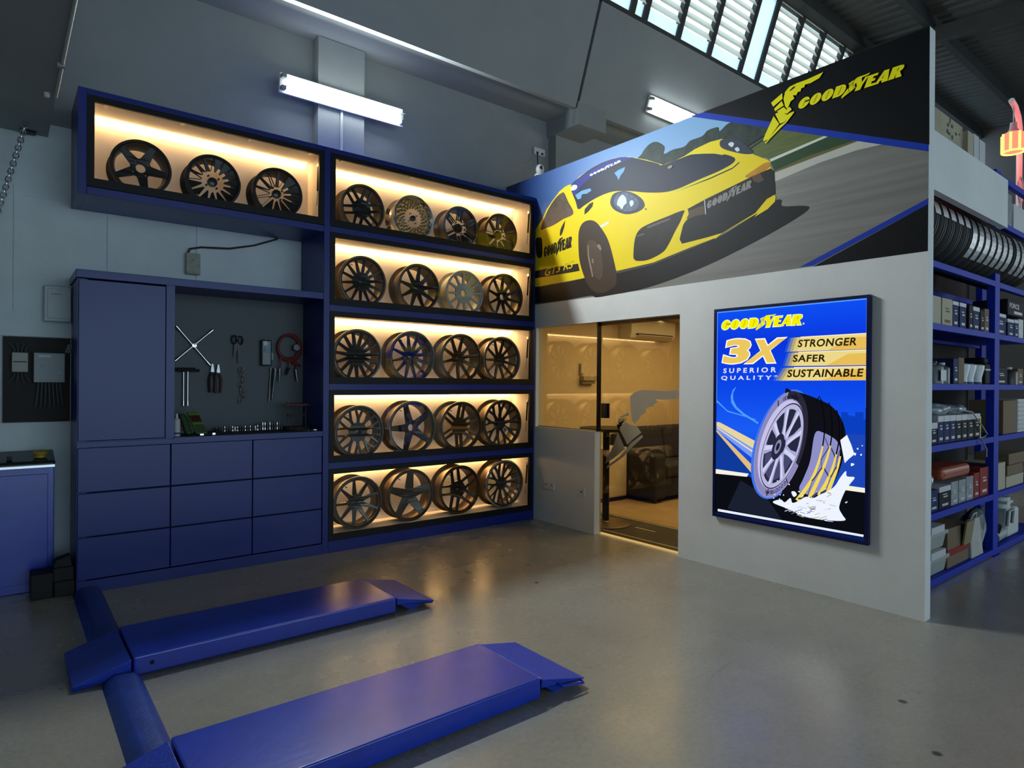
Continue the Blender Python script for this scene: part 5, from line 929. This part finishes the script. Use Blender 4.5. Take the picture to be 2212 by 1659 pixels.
# ------------------------------------------------------------------ tools on the pegboard and in the bay
PB = .44
def hook(x, z, par): MB().cyl((x, .462, z), (x, .42, z), .0025, 6).build('hook', M_STEEL, par)
t = thing('cross_wrench', 'large chrome four-way wheel wrench hung as an X on the pegboard', 'wrench', (-3.23, PB, 1.72))
for a, b2 in (((-3.362, 1.876), (-3.11, 1.572)), ((-3.093, 1.860), (-3.37, 1.600))):
    A_ = Vector((a[0], PB, a[1])); B_ = Vector((b2[0], PB, b2[1])); d = (B_-A_).normalized(); MB().cyl(A_, B_, .0075, 10).tube([A_, A_+d*.045], [.013, .011], 12).tube([B_-d*.045, B_], [.011, .013], 12).build('bar', M_CHROME, t, smooth=True)
MB().lathe([(0, PB-.016), (.017, PB-.014), (.017, PB+.014), (0, PB+.016)], (-3.231, 0, 1.728), 'y', 16).build('centre', M_CHROME, t, smooth=True)
GTL = 'hand tools on the pegboard'
for i, (x, lab) in enumerate(((-3.307, 'T-handle socket wrench nearest the cabinet door, with black grip'), (-3.281, 'T-handle socket wrench hanging just in front of its twin'))):
    t = thing('t_handle_wrench', lab, 'wrench', (x, PB-.02*i, 1.25), GTL); y = PB-.022*i; MB().cyl((x, y, 1.245), (x, y, 1.53), .006, 10).cyl((x, y, 1.245), (x, y, 1.285), .0095, 10).build('shaft', M_CHROME, t, smooth=True); MB().cyl((x-.075, y, 1.535-.01*i), (x+.085, y, 1.538-.01*i), .012, 10).build('grip', M_RUBBER, t, smooth=True)
def plier(x, z, h, label, m, head=.25, open_=.022, rot=0., cat='pliers', name='pliers'):
    t = thing(name, label, cat, (x, PB, z-h), GTL); zj = z-h*head
    MB().hexa([(x-.016, PB-.012, zj-.01), (x+.016, PB-.012, zj-.01), (x+.016, PB+.006, zj-.01), (x-.016, PB+.006, zj-.01), (x-.007, PB-.008, z), (x+.007, PB-.008, z), (x+.007, PB+.004, z), (x-.007, PB+.004, z)]).build('jaw', M_STEEL, t, bev=.002)
    for s in (-1, 1): MB().tube([(x+s*.006, PB-.004, zj), (x+s*open_, PB-.006, zj-h*.25), (x+s*open_*1.05, PB-.006, zj-h*.5), (x+s*open_*.8, PB-.006, z-h)], [.006, .0105, .0105, .009], 10).build('handle', m, t, smooth=True)
    hook(x, zj-.015, t); return t
M_GRIP = mat('dark_orange_grip', (.10, .028, .012), .5)
plier(-3.095, 1.585, .235, 'pliers with dark grips hanging below the end of the cross wrench', M_RUBBER); plier(-3.05, 1.58, .235, 'pliers with brown-orange grips beside the dark pair', M_GRIP)
t = thing('scissors', 'black-handled shears hanging at the top middle of the pegboard', 'shears', (-2.90, PB, 1.59), GTL)
for s, zz in ((-1, 1.79), (1, 1.785)): MB().tube([(-2.903+s*.024+.019*cos(a), PB-.005, zz+.034*sin(a)) for a in [2*pi*k/14 for k in range(14)]], .0065, 8, closed=True).build('handle', M_RUBBER, t, smooth=True)
MB().hexa([(-2.934, PB-.006, 1.645), (-2.924, PB-.006, 1.645), (-2.924, PB+.002, 1.645), (-2.934, PB+.002, 1.645), (-2.925, PB-.006, 1.77), (-2.885, PB-.006, 1.77), (-2.885, PB+.002, 1.77), (-2.925, PB+.002, 1.77)]).build('blade', mat('dark_blade', (.03, .03, .032), .35, .6), t)
MB().hexa([(-2.896, PB-.006, 1.59), (-2.890, PB-.006, 1.59), (-2.890, PB+.002, 1.59), (-2.896, PB+.002, 1.59), (-2.905, PB-.008, 1.77), (-2.885, PB-.008, 1.77), (-2.885, PB, 1.77), (-2.905, PB, 1.77)]).build('blade', mat('dark_blade', (.03, .03, .032), .35, .6), t); hook(-2.905, 1.80, t)
t = thing('tool_pack', 'blister pack with a pale blue card hanging beside the red cable', 'pack', (-2.67, PB, 1.57), GTL); MB().box(-2.715, -2.625, PB-.03, PB+.005, 1.575, 1.80).build('blister', mat('dark_blister', (.035, .045, .05), .2, var=.5, scale=30), t, bev=.012); MB().box(-2.70, -2.665, PB-.034, PB-.03, 1.75, 1.785).build('label', M_PLASTW, t)
MB().hexa([(-2.695, PB-.034, 1.695), (-2.642, PB-.034, 1.685), (-2.642, PB-.03, 1.685), (-2.695, PB-.03, 1.695), (-2.69, PB-.034, 1.735), (-2.65, PB-.034, 1.735), (-2.65, PB-.03, 1.735), (-2.69, PB-.03, 1.735)]).build('card', mat('sky_blue_card', (.16, .33, .46), .5), t); MB().box(-2.628, -2.612, PB-.02, PB, 1.63, 1.69).build('tag', mat('cream_tag', (.4, .38, .26), .6), t); hook(-2.67, 1.80, t)
t = thing('jumper_cables', 'coiled red jumper cables with clamps hanging at the right of the pegboard', 'cable', (-2.47, PB, 1.43), GTL); M_REDC = mat('red_cable_rubber', (.22, .022, .022), .42)
for k in range(4): r = .088+.006*k; MB().tube([(-2.475+.003*k+r*cos(a), PB-.012-.012*(k % 2), 1.745-.002*k+r*1.12*sin(a)) for a in [2*pi*j/32 for j in range(32)]], .0068, 8, closed=True).build('coil', M_REDC, t, smooth=True)
for k, (x0, z0, x1, z1) in enumerate(((-2.55, 1.67, -2.555, 1.44), (-2.43, 1.66, -2.40, 1.44), (-2.52, 1.64, -2.37, 1.58), (-2.45, 1.63, -2.50, 1.50))):
    MB().tube([(x0, PB-.02, z0), ((x0+x1)/2+.008, PB-.025, (z0+z1)/2+.05), ((x0+x1)/2, PB-.022, (z0+z1)/2)], .0065, 8).build('lead', M_REDC, t, smooth=True)
    p = Vector(((x0+x1)/2, PB-.022, (z0+z1)/2)); e = Vector((x1, PB-.022, z1)); MB().tube([p, p.lerp(e, .5), e], [.014, .011, .007], 8).build('clamp', M_STEEL if k < 2 else (M_RUBBER if k == 3 else M_REDC), t, smooth=True)
MB().lathe([(0, PB-.05), (.026, PB-.05), (.03, PB-.044), (.03, PB-.03), (0, PB-.03)], (-2.418, 0, 1.742), 'y', 24).build('gauge', mat('grey_gauge_face', (.26, .27, .27), .35), t, smooth=True); hook(-2.50, 1.845, t)
t = thing('spanner_chain', 'string of small open-end spanners hanging at the middle of the pegboard', 'spanner', (-2.85, PB, 1.27), GTL); hook(-2.85, 1.55, t)
for k in range(7):
    z0 = 1.555-.042*k; x0 = -2.862+.012*((k*7) % 3-1); MB().tube([(x0+.013*cos(a), PB-.006*(k % 2)-.004, z0-.016+.018*sin(a)) for a in [2*pi*j/10 for j in range(10)]], .0032, 6, closed=True).cyl((x0, PB-.004, z0), (x0+.012*(1 if k % 2 else -1), PB-.004, z0-.05), .004, 6).build('spanner', M_CHROME, t, smooth=True)
t = thing('screwdriver_bundle', 'long slim spanners hanging together under the blister pack', 'spanner', (-2.61, PB, 1.265), GTL); hook(-2.60, 1.55, t)
for k, x in enumerate((-2.622, -2.605, -2.588)): MB().tube([(x, PB-.004*k, 1.56-.004*k), (x-.004, PB-.004*k, 1.51), (x-.016-.004*k, PB-.004*k, 1.27+.012*k)], [.009, .0055, .008], 8).build('spanner', M_CHROME if k != 1 else M_WCAP, t, smooth=True)
# counter top
t = thing('spray_can', 'white spray can at the near corner of the pegboard bay', 'can', (-3.428, .07, 1.034)); MB().lathe([(0, 1.034), (.024, 1.034), (.024, 1.155), (.012, 1.168), (0, 1.168)], (-3.425, .07, 0), 'z', 24).build('can', mat('white_spray_can', (.5, .54, .55), .35), t, smooth=True); MB().lathe([(0, 1.168), (.009, 1.168), (.008, 1.20), (0, 1.20)], (-3.425, .07, 0), 'z', 14).build('nozzle', M_PLASTW, t, smooth=True); MB().lathe([(.0243, 1.05), (.0245, 1.05), (.0245, 1.063), (.0243, 1.063)], (-3.425, .07, 0), 'z', 24, closed=True).build('band', BXM['navyink'], t)
t = thing('drawer_box', 'grey ribbed plastic box behind the green charger', 'box', (-3.31, .36, 1.034)); MB().box(-3.40, -3.26, .30, .45, 1.034, 1.155).build('body', M_PLASTG, t, bev=.004)
for k in range(3): MB().box(-3.395, -3.265, .2985, .30, 1.063+.03*k, 1.067+.03*k).build('groove', M_BLACK, t)
t = thing('battery_charger', 'green tester with a dark screen leaning in the pegboard bay', 'tester', (-3.25, .14, 1.034)); M_GRN = mat('lime_green_plastic', (.085, .20, .025), .45)
def slab(x0, x1, h, y, dx, dy, z, th): return [(x0, y, z), (x1, y, z), (x1, y+th, z), (x0, y+th, z), (x0+dx, y+dy, z+h), (x1+dx, y+dy, z+h), (x1+dx, y+dy+th, z+h), (x0+dx, y+dy+th, z+h)]
MB().hexa(slab(-3.285, -3.20, .165, .09, -.055, .07, 1.040, .035)).build('body', M_GRN, t, bev=.012, seg=3); MB().hexa(slab(-3.278, -3.209, .06, .0885, -.02, .0255, 1.052, .004)).build('keypad', mat('dark_keypad', (.03, .06, .02), .5), t, bev=.002); MB().hexa(slab(-3.308, -3.240, .05, .122, -.0166, .0212, 1.132, .004)).build('screen', mat('dark_red_screen', (.05, .012, .008), .25), t)
MB().hexa(slab(-3.345, -3.30, .15, .14, -.04, .06, 1.040, .06)).build('back_shell', mat('dark_green_plastic', (.03, .08, .015), .5), t, bev=.012)
MB().tube([(-3.20, .11, 1.045), (-3.15, .13, 1.075), (-3.12, .10, 1.05), (-3.14, .06, 1.042), (-3.20, .05, 1.042), (-3.26, .04, 1.042)], .007, 8).build('lead', M_RUBBER, t, smooth=True); MB().box(-3.275, -3.25, .025, .05, 1.036, 1.048).box(-3.185, -3.165, .04, .06, 1.036, 1.05).build('clip', M_CHROME, t)
GS = 'sockets lined up on the bay counter'; rs2 = random.Random(11)
for k in range(28):
    x = -3.085+.0200*k; tall = k >= 18; h = (.062+.004*rs2.random()) if tall else (.036+.008*rs2.random()); r = .0078+.0012*rs2.random(); sh_ = rs2.random() < .4
    lab = ('tall socket, %s of the row next to the hex key rack' if tall else 'short socket, %s of the row beside the green tester') % (WORD[k-18] if tall else (WORD+('thirteenth', 'fourteenth', 'fifteenth', 'sixteenth', 'seventeenth', 'eighteenth'))[k])
    single(MB().lathe([(0, 1.034), (r, 1.034), (r, 1.034+h*.45), (r*.82, 1.034+h*.5), (r*.82, 1.034+h), (r*.5, 1.034+h), (r*.5, 1.034+h*.8), (0, 1.034+h*.8)], (x, .33, 0), 'z', 14), 'socket', M_CHROME if sh_ else mat('dark_chrome', (.10, .10, .105), .3, .9), lab, 'socket', GS, smooth=True)
t = thing('hex_key_rack', 'rack of brown-handled T hex keys at the right of the bay counter', 'tool rack', (-2.45, .26, 1.034)); MB().box(-2.56, -2.36, .22, .32, 1.034, 1.06).build('base', M_BLACK, t, bev=.004); MB().box(-2.54, -2.38, .255, .285, 1.15, 1.165).build('rail', M_BLACK, t)
for k in range(6):
    x = -2.545+.033*k; MB().cyl((x, .27, 1.06), (x, .27, 1.235), .0035, 8).build('shaft', mat('dark_chrome', (.10, .10, .105), .3, .9), t, smooth=True); MB().tube([(x-.03, .262, 1.236), (x, .268, 1.248), (x+.03, .262, 1.24)], [.008, .012, .008], 10).build('handle', mat('brown_handle', (.11, .04, .022), .45), t, smooth=True)
GH = 'loose screwdrivers before the hex key rack'
for k, (x, y, lab) in enumerate(((-2.50, .12, 'thin loose screwdriver lying nearest the sockets'), (-2.46, .11, 'thin loose screwdriver in the middle of three'))):
    t = thing('screwdriver', lab, 'screwdriver', (x, y, 1.034), GH); MB().cyl((x, y, 1.04), (x+.06, y-.06, 1.04), .003, 8).build('shaft', M_CHROME, t, smooth=True); MB().cyl((x-.05, y+.05, 1.044), (x, y, 1.042), .009, 10).build('handle', M_GRIP, t, smooth=True)
t = thing('adjustable_spanner', 'small bright adjustable spanner lying at the end of the bay counter', 'spanner', (-2.40, .10, 1.034)); MB().bar((-2.45, .08, 1.039), (-2.37, .09, 1.039), .016, .008).box(-2.385, -2.355, .072, .108, 1.035, 1.044).build('body', M_CHROME, t, bev=.002)
# small debris on the floor
single(MB().box(-1.02, -.985, -.86, -.84, .0005, .004), 'paper_scrap', M_PLASTW, 'tiny white scrap of paper on the floor before the low office wall', 'scrap')
